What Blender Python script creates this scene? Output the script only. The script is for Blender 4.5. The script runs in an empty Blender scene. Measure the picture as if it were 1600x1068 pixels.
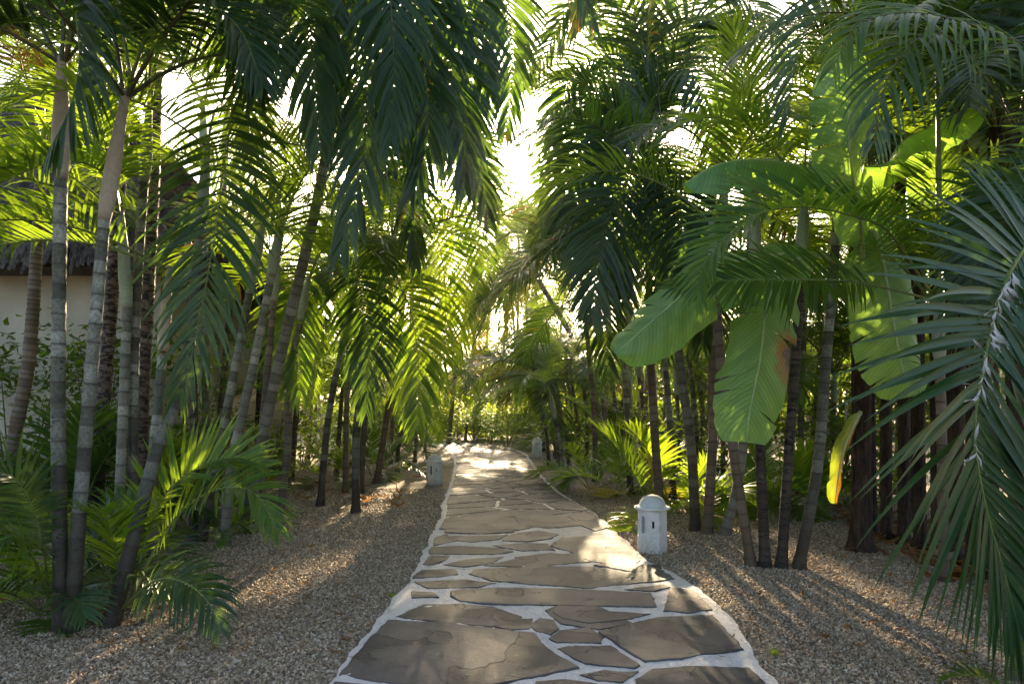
import bpy, bmesh, math, random
from mathutils import Vector, Matrix, noise
R = math.radians
V = Vector
random.seed(11)
SC = bpy.context.scene
COL = SC.collection
F, HOR, CAMH = 1067.0, 637.0, 1.52

def P(x, y, d):
    return V(((x - 800) / F * d, d, CAMH + (HOR - y) / F * d))
def G(x, y, z=0.0):
    d = F * (CAMH - z) / (y - HOR)
    return V(((x - 800) / F * d, d, z))
def gd(y):
    return F * CAMH / (y - HOR)

# ------------------------------------------------------------------ materials
def new_mat(name):
    m = bpy.data.materials.new(name); m.use_nodes = True
    nt = m.node_tree; nt.nodes.clear()
    return m, nt
class NB:
    def __init__(s, nt): s.nt = nt
    def n(s, t, **kw):
        nd = s.nt.nodes.new(t)
        for k, v in kw.items():
            if k == 'inp':
                for kk, vv in v.items():
                    if isinstance(vv, bpy.types.NodeSocket): s.nt.links.new(vv, nd.inputs[kk])
                    else: nd.inputs[kk].default_value = vv
            else: setattr(nd, k, v)
        return nd
    def math(s, op, a, b=0.0, clamp=False):
        nd = s.nt.nodes.new('ShaderNodeMath'); nd.operation = op; nd.use_clamp = clamp
        for i, v in enumerate((a, b)):
            if isinstance(v, bpy.types.NodeSocket): s.nt.links.new(v, nd.inputs[i])
            else: nd.inputs[i].default_value = v
        return nd.outputs[0]
    def mix(s, f, a, b, blend='MIX'):
        nd = s.nt.nodes.new('ShaderNodeMix'); nd.data_type = 'RGBA'; nd.blend_type = blend
        for i, v in ((0, f), (6, a), (7, b)):
            if isinstance(v, bpy.types.NodeSocket): s.nt.links.new(v, nd.inputs[i])
            else: nd.inputs[i].default_value = v if i == 0 else (tuple(v) + (1,))[:4]
        return nd.outputs[2]
    def noise(s, vec, scale, detail=3, rough=0.55, dist=0.0):
        nd = s.n('ShaderNodeTexNoise'); nd.inputs['Scale'].default_value = scale
        nd.inputs['Detail'].default_value = detail; nd.inputs['Roughness'].default_value = rough
        nd.inputs['Distortion'].default_value = dist
        if vec is not None: s.nt.links.new(vec, nd.inputs['Vector'])
        return nd.outputs['Fac']
    def ramp(s, f, stops):
        nd = s.n('ShaderNodeValToRGB'); cr = nd.color_ramp
        while len(cr.elements) < len(stops): cr.elements.new(0.5)
        for e, (p, c) in zip(cr.elements, stops):
            e.position = p; e.color = (tuple(c) + (1,))[:4] if not isinstance(c, (int, float)) else (c, c, c, 1)
        s.nt.links.new(f, nd.inputs[0]); return nd.outputs[0]
    def attr(s, name):
        nd = s.n('ShaderNodeAttribute', attribute_name=name)
        sp = s.n('ShaderNodeSeparateColor'); s.nt.links.new(nd.outputs['Color'], sp.inputs[0])
        return sp.outputs[0], sp.outputs[1], sp.outputs[2]
    def bump(s, h, strength, dist=0.01):
        nd = s.n('ShaderNodeBump'); nd.inputs['Strength'].default_value = strength
        nd.inputs['Distance'].default_value = dist; s.nt.links.new(h, nd.inputs['Height'])
        return nd.outputs[0]
    def out(s, sh):
        o = s.n('ShaderNodeOutputMaterial'); s.nt.links.new(sh, o.inputs['Surface'])
    def pri(s, col, rough, normal=None, spec=0.5):
        p = s.n('ShaderNodeBsdfPrincipled')
        for k, v in (('Base Color', col), ('Roughness', rough)):
            if isinstance(v, bpy.types.NodeSocket): s.nt.links.new(v, p.inputs[k])
            else: p.inputs[k].default_value = (tuple(v) + (1,))[:4] if k == 'Base Color' else v
        p.inputs['Specular IOR Level'].default_value = spec
        if normal is not None: s.nt.links.new(normal, p.inputs['Normal'])
        return p.outputs[0]
    def obj_co(s): return s.n('ShaderNodeTexCoord').outputs['Object']
    def pos(s): return s.n('ShaderNodeNewGeometry').outputs['Position']

def leaf_mat(name, dark, light, trans, rough=0.36, tf=0.42, dead=0.965, deadcol=(0.2, 0.1, 0.025)):
    m, nt = new_mat(name); b = NB(nt)
    tone, along, q = b.attr('leaf')
    rnd = b.n('ShaderNodeObjectInfo').outputs['Random']
    f = b.math('ADD', b.math('MULTIPLY', tone, 0.5), b.math('MULTIPLY', rnd, 0.5), True)
    c = b.mix(f, dark, light)
    tip = b.math('MULTIPLY', b.math('SUBTRACT', along, 0.78), 2.6, True)
    tip = b.math('MULTIPLY', tip, b.math('MULTIPLY', tone, 0.9), True)
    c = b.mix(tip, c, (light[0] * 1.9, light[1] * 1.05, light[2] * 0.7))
    dm = b.math('GREATER_THAN', tone, dead)
    c = b.mix(b.math('MULTIPLY', dm, 0.85), c, deadcol)
    tcol = b.mix(f, (trans[0] * 0.6, trans[1] * 0.72, trans[2] * 0.8), trans)
    tcol = b.mix(dm, tcol, (deadcol[0] * 1.6, deadcol[1] * 1.5, deadcol[2]))
    nz = b.noise(b.obj_co(), 9, 2)
    c = b.mix(b.math('MULTIPLY', nz, 0.35), c, (dark[0] * 0.7, dark[1] * 0.75, dark[2] * 0.8))
    p = b.pri(c, rough, None, 0.36)
    t = b.n('ShaderNodeBsdfTranslucent', inp={'Color': tcol})
    mx = b.n('ShaderNodeMixShader', inp={0: tf, 1: p, 2: t.outputs[0]})
    b.out(mx.outputs[0]); return m

M = {}
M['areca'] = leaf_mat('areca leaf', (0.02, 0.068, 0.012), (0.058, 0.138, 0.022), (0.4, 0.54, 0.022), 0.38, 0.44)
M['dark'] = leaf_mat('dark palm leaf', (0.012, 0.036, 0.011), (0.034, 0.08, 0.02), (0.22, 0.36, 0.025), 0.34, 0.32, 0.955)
M['blue'] = leaf_mat('coconut leaf', (0.022, 0.058, 0.026), (0.06, 0.118, 0.046), (0.28, 0.38, 0.04), 0.3, 0.32, 0.99)
M['deep'] = leaf_mat('deep green coconut leaf', (0.012, 0.05, 0.019), (0.036, 0.092, 0.032), (0.16, 0.3, 0.03), 0.28, 0.28, 0.985)
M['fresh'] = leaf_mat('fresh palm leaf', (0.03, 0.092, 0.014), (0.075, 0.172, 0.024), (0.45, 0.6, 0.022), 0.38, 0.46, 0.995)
M['gold'] = leaf_mat('yellowing palm leaf', (0.09, 0.12, 0.018), (0.2, 0.2, 0.025), (0.6, 0.5, 0.03), 0.4, 0.5, 0.9, (0.4, 0.2, 0.03))  # yellow of ageing fronds, also stands in for backlit glow on far crowns
M['dry'] = leaf_mat('dry palm leaf', (0.1, 0.05, 0.018), (0.24, 0.12, 0.035), (0.5, 0.22, 0.05), 0.7, 0.35, 0.8, (0.2, 0.1, 0.03))
M['wood'] = leaf_mat('far wood leaf', (0.025, 0.06, 0.01), (0.07, 0.13, 0.015), (0.26, 0.33, 0.015), 0.7, 0.35, 0.99)
M['glow'] = leaf_mat('thin bank leaf', (0.03, 0.08, 0.01), (0.08, 0.15, 0.015), (0.62, 0.72, 0.025), 0.55, 0.62, 0.99)  # shrub leaf with raised colours so the shaded bank looks backlit
M['shrub'] = leaf_mat('shrub leaf', (0.02, 0.058, 0.01), (0.06, 0.125, 0.015), (0.34, 0.46, 0.02), 0.55, 0.42, 0.99)

def simple(name, c0, c1, scale, rough=0.7, bump=0.3, stretch=(1, 1, 1), spec=0.3, bd=0.01):
    m, nt = new_mat(name); b = NB(nt)
    mp = b.n('ShaderNodeMapping', inp={'Vector': b.obj_co()}); mp.inputs['Scale'].default_value = stretch
    nz = b.noise(mp.outputs[0], scale, 5, 0.6)
    c = b.ramp(nz, [(0.3, c0), (0.7, c1)])
    b.out(b.pri(c, rough, b.bump(nz, bump, bd), spec)); return m
M['rachis'] = simple('frond stalk', (0.10, 0.14, 0.03), (0.2, 0.23, 0.06), 6, 0.45, 0.1)
M['rachis_dark'] = simple('dark frond stalk', (0.05, 0.05, 0.02), (0.11, 0.1, 0.035), 6, 0.5, 0.1)
M['rachis_dry'] = simple('dry frond stalk', (0.16, 0.09, 0.04), (0.3, 0.19, 0.08), 6, 0.7, 0.2)

def trunk_mat(name, stops, scarcol, dirt, patch=0.0, patchcol=(0.012, 0.01, 0.009), low=1.0):
    m, nt = new_mat(name); b = NB(nt)
    scar, hf, rn = b.attr('trunk')
    co = b.obj_co()
    n1 = b.noise(co, 11, 5, 0.65); n2 = b.noise(co, 55, 3)
    f = b.math('ADD', b.math('MULTIPLY', rn, 0.45), b.math('MULTIPLY', n1, 0.6), True)
    c = b.ramp(f, stops)
    c = b.mix(b.math('MULTIPLY', b.ramp(n2, [(0.42, 0.0), (0.66, 1.0)]), 0.5), c, dirt)
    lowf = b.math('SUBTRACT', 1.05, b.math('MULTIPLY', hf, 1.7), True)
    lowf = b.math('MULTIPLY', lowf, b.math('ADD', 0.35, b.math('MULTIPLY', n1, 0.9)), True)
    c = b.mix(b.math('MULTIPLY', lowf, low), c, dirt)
    if patch > 0:
        mp = b.n('ShaderNodeMapping', inp={'Vector': co}); mp.inputs['Scale'].default_value = (1, 1, 2.6)
        n3 = b.noise(mp.outputs[0], 9, 4, 0.7)
        pf = b.ramp(n3, [(patch - 0.04, 1.0), (patch + 0.02, 0.0)])
        c = b.mix(pf, c, patchcol)
    c = b.mix(b.math('MULTIPLY', scar, 0.85), c, scarcol)
    b.out(b.pri(c, 0.66, b.bump(b.math('ADD', n2, n1), 0.6, 0.008), 0.3)); return m
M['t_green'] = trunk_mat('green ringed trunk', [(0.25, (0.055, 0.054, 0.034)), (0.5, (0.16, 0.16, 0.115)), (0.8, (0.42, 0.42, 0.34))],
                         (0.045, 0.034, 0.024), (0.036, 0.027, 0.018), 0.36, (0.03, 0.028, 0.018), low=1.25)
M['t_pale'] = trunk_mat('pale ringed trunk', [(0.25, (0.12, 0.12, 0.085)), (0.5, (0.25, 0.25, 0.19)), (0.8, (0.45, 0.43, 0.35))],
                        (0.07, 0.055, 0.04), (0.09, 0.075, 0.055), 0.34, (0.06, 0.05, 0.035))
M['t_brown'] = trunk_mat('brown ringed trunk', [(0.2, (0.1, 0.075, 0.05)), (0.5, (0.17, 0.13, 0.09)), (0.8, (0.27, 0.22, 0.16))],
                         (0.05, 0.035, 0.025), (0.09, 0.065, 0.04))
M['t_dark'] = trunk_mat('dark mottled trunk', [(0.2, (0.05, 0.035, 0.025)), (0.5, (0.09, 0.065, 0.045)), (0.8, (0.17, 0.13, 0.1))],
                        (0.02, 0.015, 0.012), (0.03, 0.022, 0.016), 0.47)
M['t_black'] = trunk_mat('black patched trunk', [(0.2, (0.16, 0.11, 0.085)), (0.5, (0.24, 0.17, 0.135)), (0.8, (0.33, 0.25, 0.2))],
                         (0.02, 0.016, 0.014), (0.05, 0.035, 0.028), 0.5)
M['shaft_tan'] = trunk_mat('tan crownshaft', [(0.2, (0.24, 0.2, 0.13)), (0.5, (0.42, 0.32, 0.21)), (0.85, (0.55, 0.46, 0.34))],
                           (0.2, 0.13, 0.07), (0.3, 0.27, 0.2), low=0.2)
M['shaft_green'] = trunk_mat('green crownshaft', [(0.2, (0.2, 0.26, 0.17)), (0.5, (0.3, 0.35, 0.25)), (0.85, (0.45, 0.47, 0.36))],
                             (0.2, 0.16, 0.1), (0.25, 0.25, 0.18), low=0.2)
M['fibre'] = simple('brown fibrous bark', (0.014, 0.01, 0.008), (0.085, 0.06, 0.042), 5, 0.9, 0.9, (6, 6, 1), 0.1, 0.02)

def white_mat():
    m, nt = new_mat('weathered white plaster'); b = NB(nt); co = b.obj_co()
    n1 = b.noise(co, 6, 5, 0.65); n2 = b.noise(co, 40, 4)
    c = b.ramp(n1, [(0.3, (0.5, 0.49, 0.46)), (0.55, (0.68, 0.68, 0.66)), (0.8, (0.74, 0.74, 0.72))])
    sp = b.n('ShaderNodeSeparateXYZ', inp={0: co}).outputs[2]
    low = b.math('MULTIPLY', b.math('SUBTRACT', 0.2, sp), 5, True)
    c = b.mix(b.math('MULTIPLY', low, b.ramp(n2, [(0.3, 0.2), (0.65, 1.0)])), c, (0.3, 0.25, 0.19))
    hi = b.math('MULTIPLY', b.math('SUBTRACT', sp, 0.46), 9, True)
    c = b.mix(b.math('MULTIPLY', hi, b.ramp(n1, [(0.35, 0.0), (0.7, 0.6)])), c, (0.33, 0.35, 0.3))
    b.out(b.pri(c, 0.8, b.bump(n2, 0.35, 0.004), 0.3)); return m
M['white'] = white_mat()
M['void'] = simple('soot dark inside', (0.01, 0.01, 0.01), (0.03, 0.028, 0.025), 8, 0.9, 0.1)  # dark colour stands in for shade inside the slits and the hut window
M['wall'] = simple('cream plaster', (0.37, 0.34, 0.25), (0.5, 0.46, 0.36), 1.3, 0.85, 0.15)
M['thatch'] = simple('grey palm thatch', (0.07, 0.06, 0.055), (0.26, 0.225, 0.2), 9, 0.95, 1.0, (5, 5, 0.6), 0.05, 0.05)
M['timber'] = simple('dark timber', (0.03, 0.02, 0.014), (0.08, 0.05, 0.03), 6, 0.8, 0.4, (5, 5, 0.6))
M['rock'] = simple('rough tan rock', (0.12, 0.085, 0.06), (0.36, 0.28, 0.2), 8, 0.9, 0.8)
M['bark'] = simple('thin shrub bark', (0.07, 0.05, 0.035), (0.17, 0.13, 0.09), 10, 0.85, 0.4)
M['ribbon'] = simple('dry pale sheath', (0.4, 0.37, 0.34), (0.62, 0.58, 0.53), 9, 0.7, 0.2)
M['orange'] = simple('orange flower stalk', (0.55, 0.26, 0.03), (0.75, 0.4, 0.06), 9, 0.6, 0.1)

def ground_mat():
    m, nt = new_mat('fine tan gravel'); b = NB(nt); co = b.pos()
    v = b.n('ShaderNodeTexVoronoi', inp={'Vector': co, 'Scale': 55.0})
    v2 = b.n('ShaderNodeTexVoronoi', inp={'Vector': co, 'Scale': 21.0})
    sp = b.n('ShaderNodeSeparateColor', inp={0: v.outputs['Color']})
    c = b.ramp(sp.outputs[0], [(0.0, (0.11, 0.085, 0.06)), (0.35, (0.25, 0.2, 0.145)), (0.7, (0.38, 0.315, 0.235)), (1.0, (0.5, 0.44, 0.35))])
    big = b.noise(co, 0.7, 4); c = b.mix(b.math('MULTIPLY', b.ramp(big, [(0.5, 0.0), (0.72, 1.0)]), 0.55), c, (0.13, 0.095, 0.06))
    c = b.mix(b.math('MULTIPLY', b.ramp(v.outputs['Distance'], [(0.35, 0.0), (0.75, 1.0)]), 0.6), c, (0.06, 0.045, 0.03))
    h = b.math('SUBTRACT', 1.0, b.math('ADD', v.outputs['Distance'], b.math('MULTIPLY', v2.outputs['Distance'], 0.6)))
    b.out(b.pri(c, 0.85, b.bump(h, 0.9, 0.02), 0.25)); return m
M['ground'] = ground_mat()
def pebble_mat():
    m, nt = new_mat('mixed gravel stones'); b = NB(nt)
    r = b.n('ShaderNodeObjectInfo').outputs['Random']
    c = b.ramp(r, [(0.0, (0.1, 0.066, 0.038)), (0.2, (0.21, 0.15, 0.09)), (0.55, (0.34, 0.255, 0.165)), (0.85, (0.47, 0.37, 0.25)), (1.0, (0.62, 0.54, 0.42))])
    nz = b.noise(b.obj_co(), 60, 2)
    c = b.mix(b.math('MULTIPLY', nz, 0.4), c, (0.16, 0.12, 0.085))
    b.out(b.pri(c, 0.8, None, 0.3)); return m
M['pebble'] = pebble_mat()
def stone_mat():
    m, nt = new_mat('grey brown flagstone'); b = NB(nt); co = b.pos()
    tone, e, q = b.attr('stone')
    n1 = b.noise(co, 1.9, 3, 0.5, 0.6); n2 = b.noise(co, 42, 5, 0.7); n3 = b.noise(co, 5.5, 5, 0.65)
    c = b.ramp(tone, [(0.0, (0.05, 0.045, 0.044)), (0.4, (0.085, 0.074, 0.068)), (0.7, (0.115, 0.1, 0.089)), (1.0, (0.16, 0.14, 0.124))])
    c = b.mix(b.math('MULTIPLY', b.ramp(e, [(0.55, 0.0), (0.7, 0.8)]), 0.9), c, (0.06, 0.059, 0.063))
    spk = b.noise(co, 120, 3, 0.7); c = b.mix(b.ramp(spk, [(0.58, 0.0), (0.68, 0.5)]), c, (0.2, 0.175, 0.15)); c = b.mix(b.ramp(spk, [(0.3, 0.55), (0.42, 0.0)]), c, (0.05, 0.042, 0.038))
    mott = b.math('MULTIPLY', b.ramp(n3, [(0.35, 0.0), (0.65, 1.0)]), 0.45)
    c = b.mix(mott, c, (0.16, 0.135, 0.115))
    th = b.math('ADD', b.math('ADD', n1, b.math('MULTIPLY', n3, 0.2)), b.math('MULTIPLY', tone, -0.14))
    lay = b.ramp(th, [(0.535, 0.0), (0.545, 1.0)])
    c = b.mix(b.math('MULTIPLY', lay, 0.8), c, (0.033, 0.032, 0.036))
    edge = b.ramp(th, [(0.505, 0.0), (0.53, 1.0), (0.552, 1.0), (0.575, 0.0)])
    c = b.mix(b.math('MULTIPLY', edge, 0.5), c, (0.05, 0.045, 0.04))
    c = b.mix(b.math('MULTIPLY', n2, 0.28), c, (0.07, 0.06, 0.054))
    h = b.math('SUBTRACT', b.math('ADD', b.math('MULTIPLY', n2, 0.35), b.math('MULTIPLY', n3, 0.7)), b.math('MULTIPLY', lay, 0.9))
    rg = b.math('ADD', 0.5, b.math('MULTIPLY', n2, 0.3))
    b.out(b.pri(c, rg, b.bump(h, 0.8, 0.008), 0.24)); return m
M['stone'] = stone_mat()
def mortar_mat():
    m, nt = new_mat('white mortar'); b = NB(nt); co = b.pos()
    n1 = b.noise(co, 7, 5, 0.65); n2 = b.noise(co, 38, 4, 0.7)
    c = b.ramp(n1, [(0.28, (0.5, 0.47, 0.42)), (0.45, (0.7, 0.645, 0.61)), (0.8, (0.76, 0.75, 0.72))])
    c = b.mix(b.ramp(b.math('ADD', b.math('MULTIPLY', n2, 0.5), b.math('MULTIPLY', n1, 0.5)), [(0.56, 0.0), (0.66, 0.5)]), c, (0.26, 0.22, 0.19))
    b.out(b.pri(c, 0.75, b.bump(b.math('ADD', n1, b.math('MULTIPLY', n2, 1.6)), 1.0, 0.02), 0.3)); return m
M['mortar'] = mortar_mat()
def banana_mat(name, burn=None, dark=(0.08, 0.19, 0.06), light=(0.18, 0.35, 0.13), trans=(0.5, 0.8, 0.07), yellow=0.0):
    m, nt = new_mat(name); b = NB(nt)
    u, v, q = b.attr('leaf')                       # u 0..1 across, v 0..1 along
    au = b.math('ABSOLUTE', b.math('SUBTRACT', u, 0.5))
    s = b.math('SUBTRACT', b.math('MULTIPLY', v, 300.0), b.math('MULTIPLY', au, 55.0))
    vein = b.math('MULTIPLY', b.math('ADD', b.math('SINE', s), 1.0), 0.5)
    s2 = b.math('MULTIPLY', b.math('ADD', b.math('SINE', b.math('MULTIPLY', s, 0.23)), 1.0), 0.5)
    nz = b.noise(b.obj_co(), 5, 4)
    f = b.math('ADD', b.math('MULTIPLY', vein, 0.38), b.math('ADD', b.math('MULTIPLY', s2, 0.3), b.math('MULTIPLY', nz, 0.4)), True)
    c = b.mix(f, dark, light); tc = b.mix(f, (trans[0] * .7, trans[1] * .75, trans[2]), trans)
    if yellow:
        yf = b.math('MULTIPLY', b.ramp(b.math('ADD', u, b.math('MULTIPLY', b.math('SUBTRACT', nz, 0.5), 0.5)), [(0.35, 1.0), (0.75, 0.0)]), yellow)
        c = b.mix(yf, c, (0.42, 0.2, 0.02)); tc = b.mix(yf, tc, (0.7, 0.33, 0.02))
    if burn:
        du = b.math('SUBTRACT', u, burn[0]); dv = b.math('MULTIPLY', b.math('SUBTRACT', v, burn[1]), 2.6)
        dd = b.math('SQRT', b.math('ADD', b.math('MULTIPLY', du, du), b.math('MULTIPLY', dv, dv)))
        dd = b.math('ADD', dd, b.math('MULTIPLY', b.math('SUBTRACT', b.noise(b.obj_co(), 14, 4), 0.5), 0.32))
        y = b.ramp(dd, [(burn[2], 1.0), (burn[2] * 1.7, 0.0)]); k = b.ramp(dd, [(burn[2] * 0.45, 1.0), (burn[2] * 0.75, 0.0)])
        c = b.mix(y, c, (0.38, 0.2, 0.04)); c = b.mix(k, c, (0.22, 0.19, 0.17))
        tc = b.mix(y, tc, (0.5, 0.25, 0.04)); tc = b.mix(k, tc, (0.1, 0.07, 0.05))
    p = b.pri(c, 0.34, b.bump(b.math('ADD', vein, b.math('MULTIPLY', s2, 1.2)), 0.35, 0.006))
    t = b.n('ShaderNodeBsdfTranslucent', inp={'Color': tc})
    mx = b.n('ShaderNodeMixShader', inp={0: 0.48, 1: p, 2: t.outputs[0]})
    b.out(mx.outputs[0]); return m
M['banana'] = banana_mat('banana leaf')
M['banana_burnt'] = banana_mat('burnt banana leaf', (0.03, 0.6, 0.2))
M['banana_yellow'] = banana_mat('yellowing banana leaf', None, (0.08, 0.15, 0.02), (0.2, 0.28, 0.03), (0.5, 0.6, 0.03), 1.0)
M['midrib'] = simple('pale midrib', (0.3, 0.38, 0.14), (0.46, 0.52, 0.24), 5, 0.45, 0.1)

# ------------------------------------------------------------------ object helpers
def link(name, me, parent=None, loc=(0, 0, 0)):
    o = bpy.data.objects.new(name, me); COL.objects.link(o); o.location = loc
    if parent is not None: o.parent = parent
    return o
def make_mesh(name, verts, faces, mats, fmat=None, attr=None, attrname='leaf', smooth=True):
    me = bpy.data.meshes.new(name); me.from_pydata([tuple(v) for v in verts], [], faces)
    for m in mats: me.materials.append(m)
    if fmat: me.polygons.foreach_set('material_index', fmat)
    if smooth: me.polygons.foreach_set('use_smooth', [True] * len(me.polygons))
    if attr:
        a = me.attributes.new(attrname, 'FLOAT_COLOR', 'POINT')
        a.data.foreach_set('color', [x for q in attr for x in (q[0], q[1], q[2], 1.0)])
    me.update(); return me
def tag(o, label=None, cat=None, group=None, kind=None):
    if label: o['label'] = label
    if cat: o['category'] = cat
    if group: o['group'] = group
    if kind: o['kind'] = kind
    return o
def thing(name, loc, label, cat, group=None):
    return tag(link(name, None, None, loc), label, cat, group)

def spline(pts, n):
    """Catmull-Rom through pts, resampled to n+1 points by arc length"""
    q = [V(p) for p in pts]
    if len(q) == 2: fine = [q[0].lerp(q[1], i / 40) for i in range(41)]
    else:
        e = [q[0] * 2 - q[1]] + q + [q[-1] * 2 - q[-2]]
        fine = []
        for i in range(1, len(e) - 2):
            a, b, c, d = e[i - 1], e[i], e[i + 1], e[i + 2]
            for k in range(16):
                t = k / 16
                fine.append(0.5 * ((2 * b) + (c - a) * t + (2 * a - 5 * b + 4 * c - d) * t * t + (3 * b - a - 3 * c + d) * t ** 3))
        fine.append(q[-1])
    s = [0.0]
    for a, b in zip(fine, fine[1:]): s.append(s[-1] + (b - a).length)
    out, j = [], 0
    for i in range(n + 1):
        w = s[-1] * i / n
        while j < len(s) - 2 and s[j + 1] < w: j += 1
        dd = s[j + 1] - s[j]
        out.append(fine[j].lerp(fine[j + 1], 0 if dd == 0 else min(1, (w - s[j]) / dd)))
    return out, s[-1]
def tangents(p):
    n = len(p)
    return [(p[min(i + 1, n - 1)] - p[max(i - 1, 0)]).normalized() for i in range(n)]
def tube(verts, faces, pts, radii, sides, cap=True):
    base = len(verts); T = tangents(pts)
    u = T[0].orthogonal().normalized()
    for p, t, r in zip(pts, T, radii):
        u = (u - t * u.dot(t)).normalized(); w = t.cross(u)
        for k in range(sides):
            a = 2 * math.pi * k / sides
            verts.append(p + (u * math.cos(a) + w * math.sin(a)) * r)
    for i in range(len(pts) - 1):
        for k in range(sides):
            k2 = (k + 1) % sides
            faces.append((base + i * sides + k, base + i * sides + k2, base + (i + 1) * sides + k2, base + (i + 1) * sides + k))
    if cap:
        faces.append(tuple(base + (len(pts) - 1) * sides + k for k in range(sides)))
    return base

# ------------------------------------------------------------------ fronds
def frond_geo(V_, F_, A_, FM_, pts, hint, n, llen, lwid, rng, vang=28, droop=0.9, a0=72, a1=24, pet=0.14, r0=0.012,
              seg=4, fold=0.2, clump=0.0, dead=0.0, sides=(1, -1), tip=0.32, base_l=0.5, jit=1.0, vang1=None):
    NST = 28
    p, L = spline(pts, NST); T = tangents(p)
    hint = V(hint)
    hints = hint if isinstance(hint, list) else None
    Ss, Ns = [], []
    prevS = None
    for t in T:
        s = t.cross(hint)
        if s.length < 0.15 and prevS is not None: s = prevS - t * prevS.dot(t)
        s.normalize(); prevS = s
        Ss.append(s); Ns.append(s.cross(t).normalized())
    b0 = tube(V_, F_, p, [r0 * (1 - 0.86 * i / NST) for i in range(NST + 1)], 5)
    A_ += [(0.5, 0, 0)] * (len(V_) - b0); FM_ += [1] * (len(F_) - len(FM_))
    wprof = {3: (0.5, 1.0, 0.7, 0), 4: (0.5, 1.0, 0.9, 0.52, 0), 6: (0.4, 0.85, 1.0, 0.88, 0.62, 0.33, 0)}[seg]
    for sd in sides:
        for i in range(n):
            u = (i + 0.5 + rng.uniform(-0.25, 0.25) * jit) / n
            t = pet + (1 - pet) * u * 0.995
            x = t * NST; k = min(NST - 1, int(x)); fr = x - k
            pos = p[k].lerp(p[k + 1], fr); tt = T[k].lerp(T[k + 1], fr).normalized()
            ss = Ss[k].lerp(Ss[k + 1], fr).normalized(); nn = Ns[k].lerp(Ns[k + 1], fr).normalized()
            a = R(a0 + (a1 - a0) * u ** 1.2 + rng.gauss(0, 4.5) * jit)
            v_ = vang if vang1 is None else vang + (vang1 - vang) * u
            v = R(v_ * (1 - 0.35 * u) + rng.gauss(0, 7) * jit)
            d = (ss * sd * math.cos(v) * math.sin(a) + tt * math.cos(a) + nn * math.sin(v) * math.sin(a)).normalized()
            pr = base_l + (1 - base_l) * math.sin(math.pi / 2 * min(1, u / 0.38))
            if u > 0.5: pr *= 1 - (1 - tip) * ((u - 0.5) / 0.5) ** 1.4
            l = llen * pr * rng.uniform(0.9, 1.06); w = lwid * (0.55 + 0.45 * pr) * rng.uniform(0.85, 1.1)
            tone = rng.random() * 0.94
            if rng.random() < dead: tone = 1.0; l *= rng.uniform(0.7, 1)
            W0 = tt - d * tt.dot(d)
            W0 = W0.normalized() if W0.length > 0.2 else (ss - d * ss.dot(d)).normalized()
            dr = droop * rng.uniform(0.75, 1.3)
            q = pos.copy(); base = len(V_)
            for s in range(seg + 1):
                f = s / seg
                W = W0 - d * W0.dot(d)
                W = W.normalized() if W.length > 0.05 else ss
                nb = d.cross(W)
                if nb.dot(nn) < 0: nb = -nb
                ww = w * wprof[s] * 0.5
                if s < seg:
                    V_.append(q - W * ww + nb * fold * ww); V_.append(q.copy()); V_.append(q + W * ww + nb * fold * ww)
                    A_.extend([(tone, f, 0), (tone, f, 0.5), (tone, f, 1)])
                else:
                    V_.append(q.copy()); A_.append((tone, 1, 0.5))
                dl = l / seg
                d = (d + V((0, 0, -1)) * dr * (0.25 + f * 0.95) / seg).normalized()
                q = q + d * dl
            for s in range(seg - 1):
                c = base + s * 3
                F_.append((c, c + 1, c + 4, c + 3)); F_.append((c + 1, c + 2, c + 5, c + 4))
            c = base + (seg - 1) * 3
            F_.append((c, c + 1, c + 3)); F_.append((c + 1, c + 2, c + 3))
    FM_ += [0] * (len(F_) - len(FM_))

def frond_mesh(name, pts, hint, mat, rmat, rng, **kw):
    v, f, a, fm = [], [], [], []
    frond_geo(v, f, a, fm, pts, hint, rng=rng, **kw)
    return make_mesh(name, v, f, [mat, rmat], fm, a)

def arc_pts(L, e0, bend, rng, side=0.12, power=1.35):
    pts, p = [V((0, 0, 0))], V((0, 0, 0)); n = 9
    yaw = 0; ys = rng.uniform(-side, side)
    for i in range(n):
        f = (i + 0.5) / n
        e = e0 - bend * f ** power
        yaw = ys * f
        p = p + V((math.cos(e) * math.cos(yaw), math.cos(e) * math.sin(yaw), math.sin(e))) * (L / n)
        pts.append(p.copy())
    return pts
SPEC = {
    'areca': dict(L=2.0, n=46, llen=0.62, lwid=0.027, vang=30, droop=0.85, pet=0.2, mat='areca', rm='rachis', r0=0.013),
    'dark': dict(L=2.5, n=56, llen=0.8, lwid=0.031, vang=22, droop=1.25, pet=0.14, mat='dark', rm='rachis_dark', r0=0.016),
    'coco': dict(L=3.6, n=80, llen=0.92, lwid=0.032, vang=12, droop=1.35, pet=0.2, mat='blue', rm='rachis', r0=0.024),
    'small': dict(L=1.15, n=28, llen=0.42, lwid=0.028, vang=32, droop=0.8, pet=0.32, mat='fresh', rm='rachis', r0=0.008),
}
CLS = {'up': (76, 45), 'mid': (52, 88), 'low': (22, 84), 'hang': (-8, 66)}
FR = {}
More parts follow.
